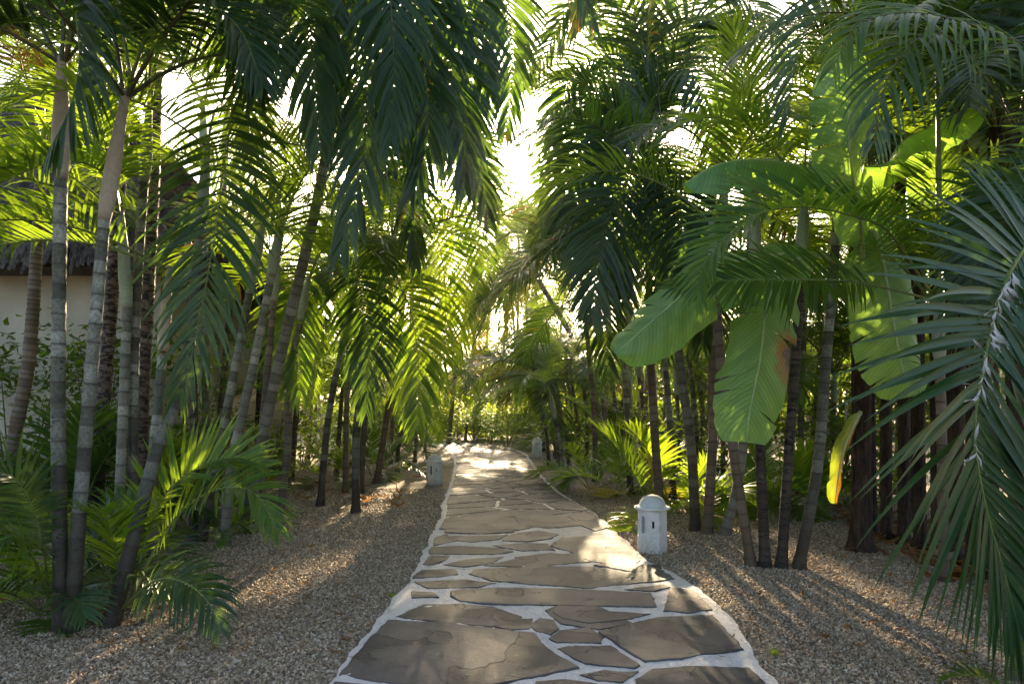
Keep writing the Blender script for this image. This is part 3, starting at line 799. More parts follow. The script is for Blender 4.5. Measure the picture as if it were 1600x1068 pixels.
# ------------------------------------------------------------------ thatched hut
def hut():
    root = thing('thatched_hut', (-9.0, 13.4, 0), 'cream plastered hut under a steep grey thatched roof behind palm trunks', 'hut')
    hw, hd, h = 3.75, 3.2, 3.7
    bm = bmesh.new()
    lo = [(-hw, -hd), (hw, -hd), (hw, hd), (-hw, hd)]
    a = [bm.verts.new((x, y, -0.05)) for x, y in lo]; b = [bm.verts.new((x, y, h)) for x, y in lo]
    for k in range(4): bm.faces.new((a[k], a[(k + 1) % 4], b[(k + 1) % 4], b[k]))
    bm.faces.new(b)
    me = bpy.data.meshes.new('wall'); bm.to_mesh(me); bm.free(); me.materials.append(M['wall']); link('wall', me, root)
    rng = random.Random(3)
    v, f = [], []
    ov = 0.65; ez = 3.55; ap = 7.8
    E = [V((-hw - ov, -hd - ov, ez)), V((hw + ov, -hd - ov, ez)), V((hw + ov, hd + ov, ez)), V((-hw - ov, hd + ov, ez))]
    Rg_ = [V((-0.9, 0, ap)), V((0.9, 0, ap))]
    quads = [(E[0], E[1], Rg_[1], Rg_[0]), (E[1], E[2], Rg_[1], Rg_[1]), (E[2], E[3], Rg_[0], Rg_[1]), (E[3], E[0], Rg_[0], Rg_[0])]
    for e0, e1, r1, r0 in quads:                     # shaggy courses of palm thatch
        nn = (e1 - e0).cross(r0 - e0).normalized()
        for c in range(26):
            t0, t1 = c / 26, (c + 1.8) / 26
            n = max(6, int(((e0.lerp(r0, t0)) - (e1.lerp(r1, t0))).length / 0.032))
            for i in range(n):
                x = (i + rng.random()) / n; w = rng.uniform(0.006, 0.026)
                bot = e0.lerp(e1, x).lerp(r0.lerp(r1, x), max(-0.06, t0 + rng.uniform(-0.06, 0.01)))
                top = e0.lerp(e1, x).lerp(r0.lerp(r1, x), min(1, t1))
                s = (e1 - e0).normalized() * w
                b_ = len(v); jit = V((rng.uniform(-.06, .06), rng.uniform(-.04, .04), rng.uniform(-.08, .04)))
                v.extend([bot - s + nn * 0.13 + jit, bot + s + nn * 0.1 + jit, top + s + nn * 0.02, top - s + nn * 0.02]); f.append((b_, b_ + 1, b_ + 2, b_ + 3))
        b_ = len(v); v.extend([e0, e1, r1, r0]); f.append((b_, b_ + 1, b_ + 2, b_ + 3))
    b_ = len(v); v.extend([q - V((0, 0, 0.06)) for q in E]); f.append((b_ + 3, b_ + 2, b_ + 1, b_))
    link('roof', make_mesh('roof', v, f, [M['thatch']], smooth=False), root)
    # window with timber frame under the eave; a dark block imitates the shaded opening
    def bx(v, f, x0, x1, y0, y1, z0, z1):
        b = len(v); v.extend([V((x, y, z)) for z in (z0, z1) for x, y in ((x0, y0), (x1, y0), (x1, y1), (x0, y1))])
        f.extend([(b, b + 1, b + 5, b + 4), (b + 1, b + 2, b + 6, b + 5), (b + 2, b + 3, b + 7, b + 6), (b + 3, b, b + 4, b + 7), (b + 4, b + 5, b + 6, b + 7), (b + 3, b + 2, b + 1, b)])
    v, f = [], []
    for x in (0.35, 1.25): bx(v, f, x - 0.04, x + 0.04, -hd - 0.05, -hd - 0.003, 2.0, 3.1)
    for z in (2.0, 3.1): bx(v, f, 0.31, 1.29, -hd - 0.06, -hd - 0.004, z - 0.04, z + 0.04)
    w = link('window', make_mesh('window', v, f, [M['timber']], smooth=False), root)
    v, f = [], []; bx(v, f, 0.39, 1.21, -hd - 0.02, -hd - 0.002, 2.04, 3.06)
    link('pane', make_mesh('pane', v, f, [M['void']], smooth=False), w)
hut()
# ------------------------------------------------------------------ palms
def tp(px, d0=None, d1=None):
    """trunk line: first point on the ground, the rest at depths running from d0 to d1"""
    d0 = gd(px[0][1]) if d0 is None else d0
    d1 = d0 if d1 is None else d1
    out = [V(((px[0][0] - 800) / F * d0, d0, 0))]
    for i, q in enumerate(px[1:], 1): out.append(P(q[0], q[1], d0 + (d1 - d0) * i / (len(px) - 1)))
    return out
def HP(*q): return [P(*a) for a in q]
CAMH_N = (0, -1, 0.25)

# --- left foreground clump
L1, c1 = palm('palm', tp([(97, 985), (91, 640), (95, 278)], 4.66), 'upright ringed palm nearest the left edge with swollen pale crownshaft', (0.064, 0.055), shaft=0.82,
     smat='shaft_tan', sp='dark', nf=6, seed=21, scale=0.9, classes=['up', 'mid', 'mid', 'low', 'up', 'mid'], yaws=[100, 20, 160, 215, 300, 340])
L2, c2 = palm('palm', tp([(110, 988), (124, 800), (141, 600), (163, 342)], 4.63, 4.7), 'slightly leaning ringed palm with pinkish tan crownshaft above the left clump', (0.066, 0.05), shaft=0.93,
     smat='shaft_tan', sp='dark', nf=7, seed=22, scale=0.95, topdir=P(199, 130, 4.8) - P(163, 342, 4.7), classes=['up', 'mid', 'low', 'mid', 'up', 'mid', 'low'], yaws=[80, -20, 10, 200, 150, 45, 265])
L3, c3 = palm('palm', tp([(170, 978), (206, 850), (246, 700), (280, 612), (300, 500), (314, 345)], 4.75, 5.6), 'strongly leaning green palm trunk curving right out of the left clump', (0.072, 0.045), shaft=0.7,
     smat='shaft_green', sp='areca', nf=7, seed=23)
L4, c4 = palm('palm', tp([(240, 930), (237, 760), (249, 610), (254, 548)], 5.5, 5.7), 'slim palm with straight orange tan crownshaft behind the leaning trunk', (0.062, 0.046), shaft=0.75,
     smat='shaft_tan', sp='areca', nf=7, seed=24, classes=['up', 'mid', 'low', 'mid', 'up', 'low', 'mid'])
L5, c5 = palm('palm', tp([(182, 900), (190, 700), (199, 480)], 6.1), 'pale bluish palm with smooth light crownshaft in front of the dark blotched trunks', (0.06, 0.052), mat='t_pale', shaft=0.85,
     smat='shaft_green', sp='areca', nf=8, seed=25, topdir=(-0.07, 0, 1))
L6, c6 = palm('palm', tp([(207, 905), (209, 600), (216, 420), (225, 285)], 6.2), 'green ringed palm standing between the pink crownshaft palm and the brown blotched trunk', (0.062, 0.052), shaft=0.68,
     smat='shaft_green', sp='areca', nf=8, seed=26)
palm('coconut_palm', tp([(146, 832), (160, 640), (174, 470), (190, 250), (205, 20)], 8.3), 'coconut palm with black blotched leaning trunk against the cream hut wall', (0.115, 0.085), 't_black', 0, sp='coco', nf=9, seed=27, cat='coconut palm')
palm('coconut_palm', tp([(214, 836), (219, 640), (229, 450), (240, 220), (246, -60)], 8.1), 'coconut palm with thick reddish brown trunk crossed by black scars', (0.135, 0.1), 't_black', 0, sp='coco', nf=9, seed=28, cat='coconut palm')
palm('palm', tp([(6, 852), (22, 690), (45, 560), (58, 380), (66, 230)], 7.55), 'brown closely ringed palm leaning right at the far left edge before the hut', (0.1, 0.07), 't_brown', 0, sp='coco', nf=8, seed=29, scale=0.75, ring=(0.05, 0.08))
# heroes of the left clump
hero(L1, HP((88, 85, 4.7), (60, 62, 4.6), (10, 40, 4.5), (-60, 60, 4.4)), (0, 0, 1), 'dark', n=40, llen=0.6, lwid=0.04, seed=1, pet=0.3)
hero(L2, HP((205, 120, 4.75), (165, -70, 4.5), (120, -20, 4.2), (124, 90, 4.1), (110, 165, 4.05), (72, 245, 4.0)), (0, -1, 0.1), 'dark', n=50, llen=0.62, lwid=0.045, seed=2, pet=0.36, droop=0.9, a0=62, a1=18, sides=(-1,))
hero(L2, HP((205, 120, 4.75), (240, 40, 4.6), (300, 0, 4.5), (370, 40, 4.4), (410, 130, 4.3)), (0, -0.3, 1), 'dark', n=48, llen=0.6, lwid=0.042, seed=3, pet=0.15, droop=1.4)
hero(L5, HP((187, 318, 6.1), (150, 262, 5.8), (80, 255, 5.5), (0, 285, 5.2), (-60, 300, 5)), (0, 0.3, 1), 'fresh', n=42, llen=0.5, lwid=0.04, seed=4, droop=0.4, vang=40)
hero(L6, HP((226, 150, 6.2), (270, 40, 6.0), (330, 40, 5.9), (380, 130, 5.8), (395, 240, 5.8)), (0, -0.5, 1), 'areca', n=46, llen=0.6, lwid=0.04, seed=5, droop=1.1, vang=15)
hero(L5, HP((187, 318, 6.1), (160, 200, 5.9), (130, 120, 5.8), (60, 100, 5.6), (10, 150, 5.5)), (0, -0.5, 1), 'areca', n=46, llen=0.55, lwid=0.04, seed=6, droop=1.0, vang=15)
hero(L6, HP((226, 150, 6.2), (240, 20, 6.1), (290, -40, 6.0), (360, -20, 5.9), (400, 60, 5.9)), (0, -0.5, 1), 'dark', n=46, llen=0.6, lwid=0.042, seed=7, droop=1.2, vang=12)
# flower stalk on the leftmost palm
def flower_stalk(root, a, tips):
    v, f = [], []; off = root.location; rng = random.Random(8)
    for t in tips:
        p, _ = spline([V(a) - off, (V(a) * 0.5 + V(t) * 0.5) - off + V((0, 0, 0.04)), V(t) - off], 8)
        tube(v, f, p, [0.006 * (1 - 0.5 * i / 8) for i in range(9)], 5)
        for k in range(3, 9):
            for _ in range(2):
                e = p[k] + V((rng.uniform(-.1, .1), rng.uniform(-.1, .1), rng.uniform(-.12, .05)))
                tube(v, f, [p[k], (p[k] + e) / 2 + V((0, 0, .01)), e], [0.0035, 0.003, 0.002], 4)
    link('flower_stalk', make_mesh('flower stalk', v, f, [M['orange']]), root)
flower_stalk(L1, P(70, 105, 4.65), [P(-10, 70, 4.4), P(10, 40, 4.5), P(30, 85, 4.3), P(-20, 95, 4.5)])

# --- leaning cluster, second rank on the left
palm('palm', tp([(313, 845), (345, 690), (373, 545), (396, 425)], 7.8), 'grey green leaning palm, left one of the slanting trunks behind the sunlit frond', (0.075, 0.055), shaft=0.7, sp='areca', nf=8, seed=31)
palm('palm', tp([(350, 852), (363, 720), (398, 562), (424, 430)], 7.55), 'grey ringed leaning palm in the middle of the slanting trunk cluster', (0.075, 0.055), 't_pale', shaft=0.7, sp='areca', nf=8, seed=32)
LC, cc = palm('palm', tp([(378, 818), (402, 720), (441, 545), (492, 330), (532, 120)], 8.9, 7.2), 'tall leaning palm carrying the dark curtain of hanging fronds beside the path', (0.095, 0.065), 't_pale', shaft=0.9, sp='dark', nf=8, seed=33,
     classes=['up', 'mid', 'mid', 'up', 'low', 'mid', 'low', 'mid'])
palm('palm', tp([(303, 840), (304, 690), (300, 560), (296, 440)], 8.0), 'straight dark brown palm trunk behind the drooping feather frond', (0.07, 0.055), 't_dark', shaft=0.6, sp='areca', nf=8, seed=34)
palm('palm', tp([(415, 822), (408, 700), (420, 560), (428, 470)], 8.8), 'thin shaded brown palm at the back of the slanting trunk cluster', (0.06, 0.05), 't_brown', shaft=0.6, sp='areca', nf=8, seed=35)
palm('palm', tp([(436, 812), (450, 690), (452, 600), (470, 500)], 9.3), 'short leaning palm at the path side of the slanting trunk cluster', (0.07, 0.055), 't_brown', shaft=0.6, sp='areca', nf=8, seed=36)
ctop = P(548, -50, 7.0)
def curtain(pts, seed, hint=(0, -1, 0.2), n=54, llen=0.78, **kw):
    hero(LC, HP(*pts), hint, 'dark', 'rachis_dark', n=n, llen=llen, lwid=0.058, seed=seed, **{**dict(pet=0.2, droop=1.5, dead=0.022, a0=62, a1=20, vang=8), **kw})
curtain([(548, -60, 7.0), (530, -130, 6.3), (548, -20, 5.6), (572, 150, 5.3), (560, 290, 5.2), (530, 400, 5.2)], 41)
curtain([(548, -60, 7.0), (590, -140, 6.3), (640, -30, 5.7), (664, 110, 5.5), (668, 220, 5.4), (640, 310, 5.4)], 42)
curtain([(548, -60, 7.0), (620, -150, 6.6), (690, -70, 6.1), (740, 40, 5.9), (765, 150, 5.9)], 43)
curtain([(548, -60, 7.0), (490, -140, 6.4), (420, -80, 5.9), (395, 30, 5.6), (400, 150, 5.5)], 44)
curtain([(548, -60, 7.0), (560, -150, 6.2), (600, -60, 5.4), (615, 80, 5.1), (610, 220, 5.0)], 45)
curtain([(548, -60, 7.0), (500, -140, 6.2), (480, -40, 5.5), (490, 100, 5.2), (500, 230, 5.2)], 46)
curtain([(548, -60, 7.0), (640, 60, 7.4), (700, 190, 7.6), (745, 260, 7.7), (765, 350, 7.8)], 47, n=46, llen=0.7)
curtain([(548, -60, 7.0), (620, 20, 7.6), (600, 200, 7.8), (640, 300, 8.0), (650, 420, 8)], 48, n=46, llen=0.7)
curtain([(548, -60, 7.0), (640, -170, 7.2), (740, -110, 7.2), (790, 0, 7.2), (800, 110, 7.2), (790, 210, 7.2)], 141)
curtain([(548, -60, 7.0), (600, -20, 6.2), (680, 60, 5.9), (720, 170, 5.8), (725, 290, 5.8)], 142)
curtain([(548, -60, 7.0), (640, -130, 7.6), (780, -140, 8), (880, -60, 8.2), (930, 50, 8.3)], 143, llen=0.7)
hero(LC, HP((548, -60, 7.0), (430, -150, 6.4), (378, 0, 5.9), (362, 170, 5.6), (347, 285, 5.35), (330, 400, 5.2), (303, 540, 5.1), (280, 620, 5.1)), (0, -1, 0.15), 'dark', n=44, llen=0.8, lwid=0.048, seed=49,
     pet=0.47, droop=1.15, a0=80, a1=22, vang=14)

# --- pair of thin trunks beside the gravel, left middle
MP, cm = palm('palm', tp([(540, 770), (541, 660), (546, 520)], 12.2), 'thin straight palm, left of the two small trunks behind the left bollard', (0.07, 0.055), 't_brown', shaft=0.5, sp='areca', nf=9, seed=51, scale=1.1)
MQ, cq = palm('palm', tp([(563, 770), (568, 690), (582, 520)], 12.1), 'thin leaning palm, right of the two small trunks behind the left bollard', (0.075, 0.055), 't_green', shaft=0.5, sp='areca', nf=9, seed=52, scale=1.1, gold=0.12)
MR, cr = palm('palm', tp([(500, 790), (515, 640), (548, 480)], 10.6), 'palm with large sunlit yellow green fronds arching toward the path', (0.075, 0.055), 't_green', shaft=0.5, sp='areca', nf=8, seed=53, scale=1.15, fmat='fresh')
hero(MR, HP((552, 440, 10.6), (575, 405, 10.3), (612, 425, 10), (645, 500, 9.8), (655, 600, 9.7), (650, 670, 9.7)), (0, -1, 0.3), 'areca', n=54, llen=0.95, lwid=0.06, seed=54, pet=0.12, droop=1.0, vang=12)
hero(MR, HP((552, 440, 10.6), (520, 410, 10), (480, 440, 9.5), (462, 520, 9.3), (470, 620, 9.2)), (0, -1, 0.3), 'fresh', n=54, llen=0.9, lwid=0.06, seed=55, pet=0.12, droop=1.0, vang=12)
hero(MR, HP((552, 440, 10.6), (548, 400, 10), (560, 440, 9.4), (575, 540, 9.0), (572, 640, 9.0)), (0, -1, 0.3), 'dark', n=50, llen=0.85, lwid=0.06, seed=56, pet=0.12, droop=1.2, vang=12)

# --- right side, second rank: the dark arching crowns
R1, r1 = palm('palm', tp([(1032, 800), (1022, 660), (1015, 520), (1015, 330)], 9.9), 'tall palm whose dark crown of arching fronds borders the bright sky gap', (0.085, 0.065), 't_brown', shaft=0.9, sp='dark', nf=11, seed=61, scale=1.15)
R2, r2 = palm('palm', tp([(1087, 829), (1080, 700), (1062, 565), (1050, 420)], 8.45), 'ringed palm leaning left just behind the near bollard', (0.085, 0.06), 't_green', shaft=0.8, sp='dark', nf=9, seed=62)
palm('palm', tp([(1104, 834), (1113, 700), (1118, 560), (1128, 380)], 8.25), 'straight brown palm second from the near bollard', (0.08, 0.06), 't_brown', shaft=0.8, sp='dark', nf=9, seed=63)
palm('palm', tp([(1130, 835), (1150, 770), (1161, 690), (1166, 560), (1170, 450)], 8.2), 'palm with pale curved foot bending right behind the front trunks', (0.08, 0.06), 't_pale', shaft=0.7, sp='areca', nf=8, seed=64)
palm('palm', tp([(985, 775), (980, 640), (965, 480)], 12.0), 'slender palm leaning left over the far sunlit gravel on the right', (0.075, 0.055), 't_green', shaft=0.7, sp='dark', nf=10, seed=65, scale=1.1)
palm('palm', tp([(1052, 780), (1045, 640), (1030, 470)], 11.3), 'sunlit thin palm between the near bollard palms and the dark crown', (0.075, 0.055), 't_green', shaft=0.7, sp='dark', nf=9, seed=66)
palm('palm', tp([(930, 752), (928, 640), (915, 500)], 14.1), 'small trunked palm nearest the path on the right beyond the near bollard', (0.08, 0.06), 't_brown', shaft=0.6, sp='dark', nf=10, seed=67, scale=1.1)
ra = P(1010, 235, 9.6)
def arch(root, pts, seed, mat='dark', **kw):
    hero(root, HP(*pts), (0, -1, 0.45), mat, 'rachis_dark', n=60, seed=seed, **{**dict(llen=0.85, lwid=0.05, pet=0.12, droop=1.2, a0=70, a1=24, vang=14), **kw})
arch(R1, [(1010, 245, 9.8), (1000, 150, 9.3), (960, 130, 9), (915, 190, 8.8), (885, 290, 8.7), (860, 400, 8.7)], 71)
arch(R1, [(1010, 245, 9.8), (985, 215, 9.2), (940, 225, 8.8), (905, 290, 8.6), (895, 400, 8.6)], 72)
arch(R1, [(1010, 245, 9.8), (1040, 130, 9.4), (1075, 110, 9), (1110, 170, 8.7), (1120, 280, 8.6)], 73)
arch(R1, [(1010, 245, 9.8), (1010, 220, 8.8), (985, 260, 8.1), (970, 360, 7.9), (975, 480, 7.8)], 74)
arch(R1, [(1010, 245, 9.8), (1045, 90, 9.6), (1085, 30, 9.5), (1140, 50, 9.4), (1165, 150, 9.3)], 175)
arch(R1, [(1010, 245, 9.8), (975, 110, 9.7), (925, 95, 9.7), (885, 140, 9.7), (862, 220, 9.7)], 176)
arch(R1, [(1010, 245, 9.8), (1035, 190, 9.0), (1000, 160, 8.7), (955, 190, 8.5), (935, 270, 8.4)], 177)
arch(R1, [(1010, 245, 9.8), (1000, 60, 9.5), (960, -10, 9.4), (900, 0, 9.3), (860, 60, 9.3)], 178)
palm('palm', tp([(1112, 768), (1112, 500), (1118, 200)], 12.4), 'tall palm behind the dark crowned one, its fronds closing the top of the view', (0.09, 0.065), 't_brown', 0.9, sp='dark', nf=13, seed=179, scale=1.15)
palm('palm', tp([(322, 800), (321, 500), (318, 235)], 10.6), 'pale tall palm behind the slanting cluster with its crown in the white sky gap', (0.08, 0.06), 't_pale', 0.75, sp='dark', nf=11, seed=180)
arch(R1, [(1010, 245, 9.8), (1020, 230, 9.0), (1042, 300, 8.8), (1050, 420, 8.8), (1042, 550, 8.9)], 171)
arch(R1, [(1010, 245, 9.8), (990, 290, 9.4), (958, 370, 9.3), (945, 480, 9.4), (950, 590, 9.5)], 172)
arch(R1, [(1010, 245, 9.8), (1000, 200, 10.2), (930, 210, 10.4), (870, 280, 10.6), (835, 380, 10.8)], 173)
arch(R2, [(1045, 330, 8.4), (1080, 330, 8.6), (1098, 420, 8.8), (1098, 540, 9)], 174)
arch(R2, [(1045, 330, 8.4), (1020, 270, 8), (975, 290, 7.7), (940, 380, 7.5), (925, 500, 7.5)], 75)
arch(R2, [(1045, 330, 8.4), (1060, 270, 7.9), (1065, 340, 7.4), (1070, 470, 7.2)], 76)
arch(R1, [(1010, 245, 9.8), (975, 60, 9.8), (930, 20, 9.8), (870, 60, 9.8), (830, 130, 9.8)], 77, mat='blue')
arch(R1, [(1010, 245, 9.8), (1050, 40, 9.8), (1100, -20, 9.7), (1180, 10, 9.5), (1230, 90, 9.4)], 78, mat='blue')

# --- right side, front trunks
palm('palm', tp([(1175, 884), (1149, 725), (1126, 560), (1118, 440)], 6.57), 'front palm leaning left, first of the four trunks on open gravel', (0.062, 0.052), 't_brown', shaft=0.6, sp='areca', nf=6, seed=81, classes=['up', 'mid', 'up', 'mid', 'low', 'mid'])
palm('palm', tp([(1196, 886), (1188, 700), (1184, 560), (1180, 400)], 6.51), 'front palm with nearly black upright trunk beneath the burnt banana leaf', (0.066, 0.055), 't_dark', shaft=0.6, sp='areca', nf=6, seed=82, classes=['up', 'mid', 'up', 'mid', 'up', 'mid'])
palm('palm', tp([(1220, 887), (1233, 700), (1243, 560), (1252, 400)], 6.49), 'front palm with dark blotched trunk leaning slightly right', (0.066, 0.055), 't_dark', shaft=0.6, sp='areca', nf=6, seed=83, classes=['up', 'mid', 'up', 'mid', 'up', 'mid'])
palm('palm', tp([(1246, 888), (1277, 730), (1291, 560), (1308, 345)], 6.46), 'front palm with grey banded trunk curving right, last of the four on gravel', (0.07, 0.055), 't_green', shaft=0.6, sp='areca', nf=7, seed=84, classes=['up', 'mid', 'up', 'mid', 'low', 'mid', 'up'])

# --- right foreground palms
R8, r8 = palm('palm', tp([(1475, 905), (1472, 700), (1468, 560)], 6.0, 5.7), 'palm with bright arching frond and thin upright spear on the right', (0.06, 0.05), 't_brown', shaft=0.45, sp='areca', nf=5, seed=91, classes=['up', 'mid', 'up', 'mid', 'low'], yaws=[60, 20, 130, 100, 320])
v_, f_ = [], []
sp_, _ = spline([P(1466, 470, 5.7) - R8.location, P(1467, 250, 5.6) - R8.location, P(1462, 50, 5.5) - R8.location], 12)
tube(v_, f_, sp_, [0.02, 0.024, 0.026, 0.026, 0.025, 0.024, 0.022, 0.02, 0.018, 0.015, 0.012, 0.008, 0.003], 7)
link('spear_leaf', make_mesh('spear leaf', v_, f_, [M['rachis']]), R8)
hero(R8, HP((1462, 470, 5.7), (1392, 366, 5.3), (1340, 340, 5.1), (1272, 325, 4.9), (1205, 328, 4.7), (1146, 360, 4.55), (1104, 405, 4.45), (1088, 460, 4.4)), (0, -0.55, 1), 'fresh', n=56, llen=0.62, lwid=0.042, seed=92, pet=0.18, vang=42, droop=0.55, a0=66)
hero(R8, HP((1466, 470, 5.7), (1340, 441, 5.3), (1240, 437, 5.0), (1105, 439, 4.7), (1050, 450, 4.6)), (0, -0.9, 0.5), 'areca', n=46, llen=0.5, lwid=0.04, seed=93, pet=0.3, vang=8, droop=0.6, a0=62, a1=18)
hero(R8, HP((1466, 470, 5.7), (1500, 380, 5.3), (1550, 300, 5.0), (1600, 250, 4.8), (1680, 240, 4.6)), (0, -0.5, 1), 'areca', n=46, llen=0.55, lwid=0.042, seed=94, pet=0.2, vang=20, droop=0.8)
R9, r9 = palm('palm', [V((3.95, 4.7, 0)), P(1700, 600, 4.7), P(1690, 330, 4.7)], 'palm at the right edge whose glossy fronds arch across the top corner', (0.07, 0.055), 't_brown', shaft=0.5, sp='dark', nf=4, seed=95, classes=['up', 'mid', 'up', 'mid'], yaws=[20, 60, 100, 330])
hero(R9, HP((1690, 210, 4.7), (1620, 232, 4.55), (1545, 132, 4.35), (1485, 62, 4.2), (1442, 56, 4.1), (1405, 92, 4.0), (1378, 150, 3.95), (1365, 225, 3.9)), (0, -0.75, 0.7), 'blue', 'rachis_dark', n=26, llen=0.58, lwid=0.034, seed=96, pet=0.38, vang=8, droop=1.7, a0=66, a1=20, jit=1.5)
hero(R9, HP((1690, 210, 4.7), (1650, 110, 4.5), (1602, 72, 4.3), (1508, 36, 4.1), (1420, 20, 3.95), (1340, 40, 3.85), (1300, 110, 3.8)), (0, -0.75, 0.7), 'areca', 'rachis_dark', n=44, llen=0.55, lwid=0.034, seed=97, pet=0.12, vang=6, droop=1.7, jit=1.4, a0=70, a1=24)
hero(R9, HP((1690, 210, 4.7), (1560, -80, 5.2), (1400, -60, 5.2), (1300, 0, 5.1), (1262, 50, 5.0), (1240, 120, 5.0), (1232, 190, 5)), (0, -0.75, 0.7), 'blue', 'rachis_dark', n=42, llen=0.78, lwid=0.038, seed=98, pet=0.3, vang=8, droop=1.6, jit=1.5, a0=68, a1=20, sides=(1,))
hero(R9, HP((1690, 210, 4.7), (1640, 250, 4.4), (1590, 300, 4.3), (1540, 380, 4.2), (1500, 480, 4.2)), (0, -0.8, 0.6), 'dark', 'rachis_dark', n=50, llen=0.5, lwid=0.04, seed=99, pet=0.2, vang=8, droop=1.0)
R0, r0 = palm('palm', [V((2.83, 3.82, 0)), P(1612, 700, 3.85), P(1650, 470, 3.9)], 'grey footed palm at the bottom right corner with long blue green frond', (0.062, 0.05), 't_pale', shaft=0.4, sp='dark', nf=2, seed=101, classes=['up', 'mid'], yaws=[10, 60])
hero(R0, HP((1662, 380, 3.9), (1640, 352, 3.75), (1598, 392, 3.6), (1560, 470, 3.5), (1533, 590, 3.42), (1523, 680, 3.4), (1540, 790, 3.42), (1568, 890, 3.46), (1592, 985, 3.5)), (0.35, -1, 0.1), 'deep', 'rachis', n=72, llen=0.92, lwid=0.047, seed=102, pet=0.1, vang=4, droop=0.4, a0=78, a1=14, tip=0.4)
hero(R0, HP((1662, 380, 3.9), (1660, 320, 4.0), (1625, 330, 4.1), (1590, 350, 4.2), (1560, 420, 4.3), (1560, 520, 4.4)), (0.2, -1, 0.1), 'dark', 'rachis', n=46, llen=0.7, lwid=0.045, seed=103, pet=0.1, vang=4, droop=0.9, a0=80, a1=20)

def ribbons(root, line, n, seed):
    rng = random.Random(seed); v, f, a = [], [], []; p, _ = spline([V(q) - root.location for q in line], 60)
    for i in range(n):
        q = p[rng.randrange(2, 56)] + V((rng.uniform(-.008, .008), -0.012, 0)); d = V((rng.gauss(0, .5), rng.gauss(-.2, .3), rng.gauss(-1.0, .5))).normalized(); w = rng.uniform(0.004, 0.012); b = len(v); ax = V((rng.gauss(0, 1), rng.gauss(0, 1), rng.gauss(0, 1))).normalized()
        for k in range(7):
            s = d.cross(V((0.3, -1, 0.2))).normalized() * w * (1 - abs(k - 3) / 4); s.rotate(Matrix.Rotation(k * 0.5, 3, d)); v.extend([q - s, q + s]); a.extend([(0.3, 0, 0)] * 2)
            q = q + d * 0.02; d = (Matrix.Rotation(rng.uniform(-.5, .6), 3, ax) @ d).normalized()
        for k in range(6): e = b + k * 2; f.append((e, e + 1, e + 3, e + 2))
    link('dry_ribbon', make_mesh('dry ribbon', v, f, [M['ribbon']], None, a), root)
ribbons(R0, HP((1598, 392, 3.58), (1560, 470, 3.48), (1533, 590, 3.4), (1523, 680, 3.38), (1530, 740, 3.38)), 34, 5)
# --- dark fibrous trunks closing the right side
rng = random.Random(77)
dark_spots = [(1338, 822, 1342, 250), (1362, 836, 1360, 300), (1385, 842, 1392, 200), (1412, 850, 1405, 260), (1438, 858, 1442, 240), (1466, 866, 1460, 260), (1492, 880, 1500, 220), (1520, 890, 1518, 260), (1548, 905, 1556, 200), (1340, 800, 1330, 300), (1425, 826, 1428, 200), (1480, 836, 1482, 200), (1540, 850, 1535, 200)]
for i, (x0, y0, x1, y1) in enumerate(dark_spots):
    palm('palm', tp([(x0, y0), ((x0 + x1) / 2 + rng.uniform(-6, 6), (y0 + y1) / 2), (x1, y1)]), 'shaggy dark brown trunk in the dense row behind the hanging blue green frond', (0.085, 0.075), 'fibre', 0, sp='dark', nf=6, seed=200 + i,
         group='dense row of dark palm trunks on the right', ring=(0.06, 0.1), fmat='dark')
palm('palm', [V((3.74, 4.95, 0)), P(1598, 700, 4.95), P(1585, 420, 4.95), P(1590, 200, 5)], 'thick shaggy brown trunk at the right edge behind the blue green frond', (0.12, 0.1), 'fibre', 0, sp='dark', nf=4, seed=240, classes=['up', 'mid'], yaws=[20, 70, 110, 330])

# --- banana
ban = thing('banana_plant', V(((1345 - 800) / F * 7.3, 7.3, 0)), 'banana plant with huge paddle leaves, one burnt brown at its edge', 'banana plant')
st_ = [V((0, 0, -0.05)), P(1347, 650, 7.2) - ban.location, P(1350, 450, 6.9) - ban.location]
link('pseudostem', trunk_mesh(st_, 0.12, 0.075, 'fibre', random.Random(4), (0.2, 0.35)), ban)
bc = (1350, 450, 6.9)
banana_leaf(ban, HP(bc, (1300, 405, 6.3), (1235, 410, 5.75), (1200, 475, 5.55), (1188, 560, 5.5), (1172, 640, 5.5), (1166, 690, 5.5)), (0.1, -1, 0.1), 0.33, 'banana_burnt', 1, 16, 6, 0.38, 'leaf with burnt brown patch at its edge', ragged=(1, 0.2, 0.7), tipround=0.32)
banana_leaf(ban, HP(bc, (1290, 400, 6.2), (1180, 402, 5.6), (1110, 428, 5.35), (1035, 488, 5.25), (962, 552, 5.2)), (-0.2, -1, 0.55), 0.27, 'banana', 2, 18, 6, 0.5)
banana_leaf(ban, HP(bc, (1345, 350, 6.0), (1330, 260, 5.4), (1325, 165, 5.2), (1332, 68, 5.1)), (0.1, -1, 0), 0.29, 'banana', 3, 10, 5, 0.3)
banana_leaf(ban, HP(bc, (1322, 330, 6.3), (1270, 270, 6.0), (1190, 250, 5.8), (1120, 258, 5.65), (1068, 288, 5.6)), (0, -0.35, 1), 0.27, 'banana', 4, 30, 6, 0.3)
banana_leaf(ban, HP(bc, (1352, 375, 6.6), (1368, 365, 6.45), (1385, 440, 6.35), (1402, 540, 6.3), (1420, 620, 6.3)), (0, -1, 0.1), 0.36, 'banana', 5, 16, 7, 0.24)
banana_leaf(ban, HP((1347, 640, 7.2), (1335, 660, 6.9), (1316, 710, 6.7), (1304, 786, 6.65)), (0.6, -1, 0), 0.115, 'banana_yellow', 6, 20, 2, 0.1, 'small yellow hanging leaf')
banana_leaf(ban, HP(bc, (1375, 330, 6.5), (1400, 235, 6.2), (1460, 195, 6.0), (1535, 160, 5.9)), (0, -0.6, 1), 0.26, 'banana', 7, 22, 4, 0.28)
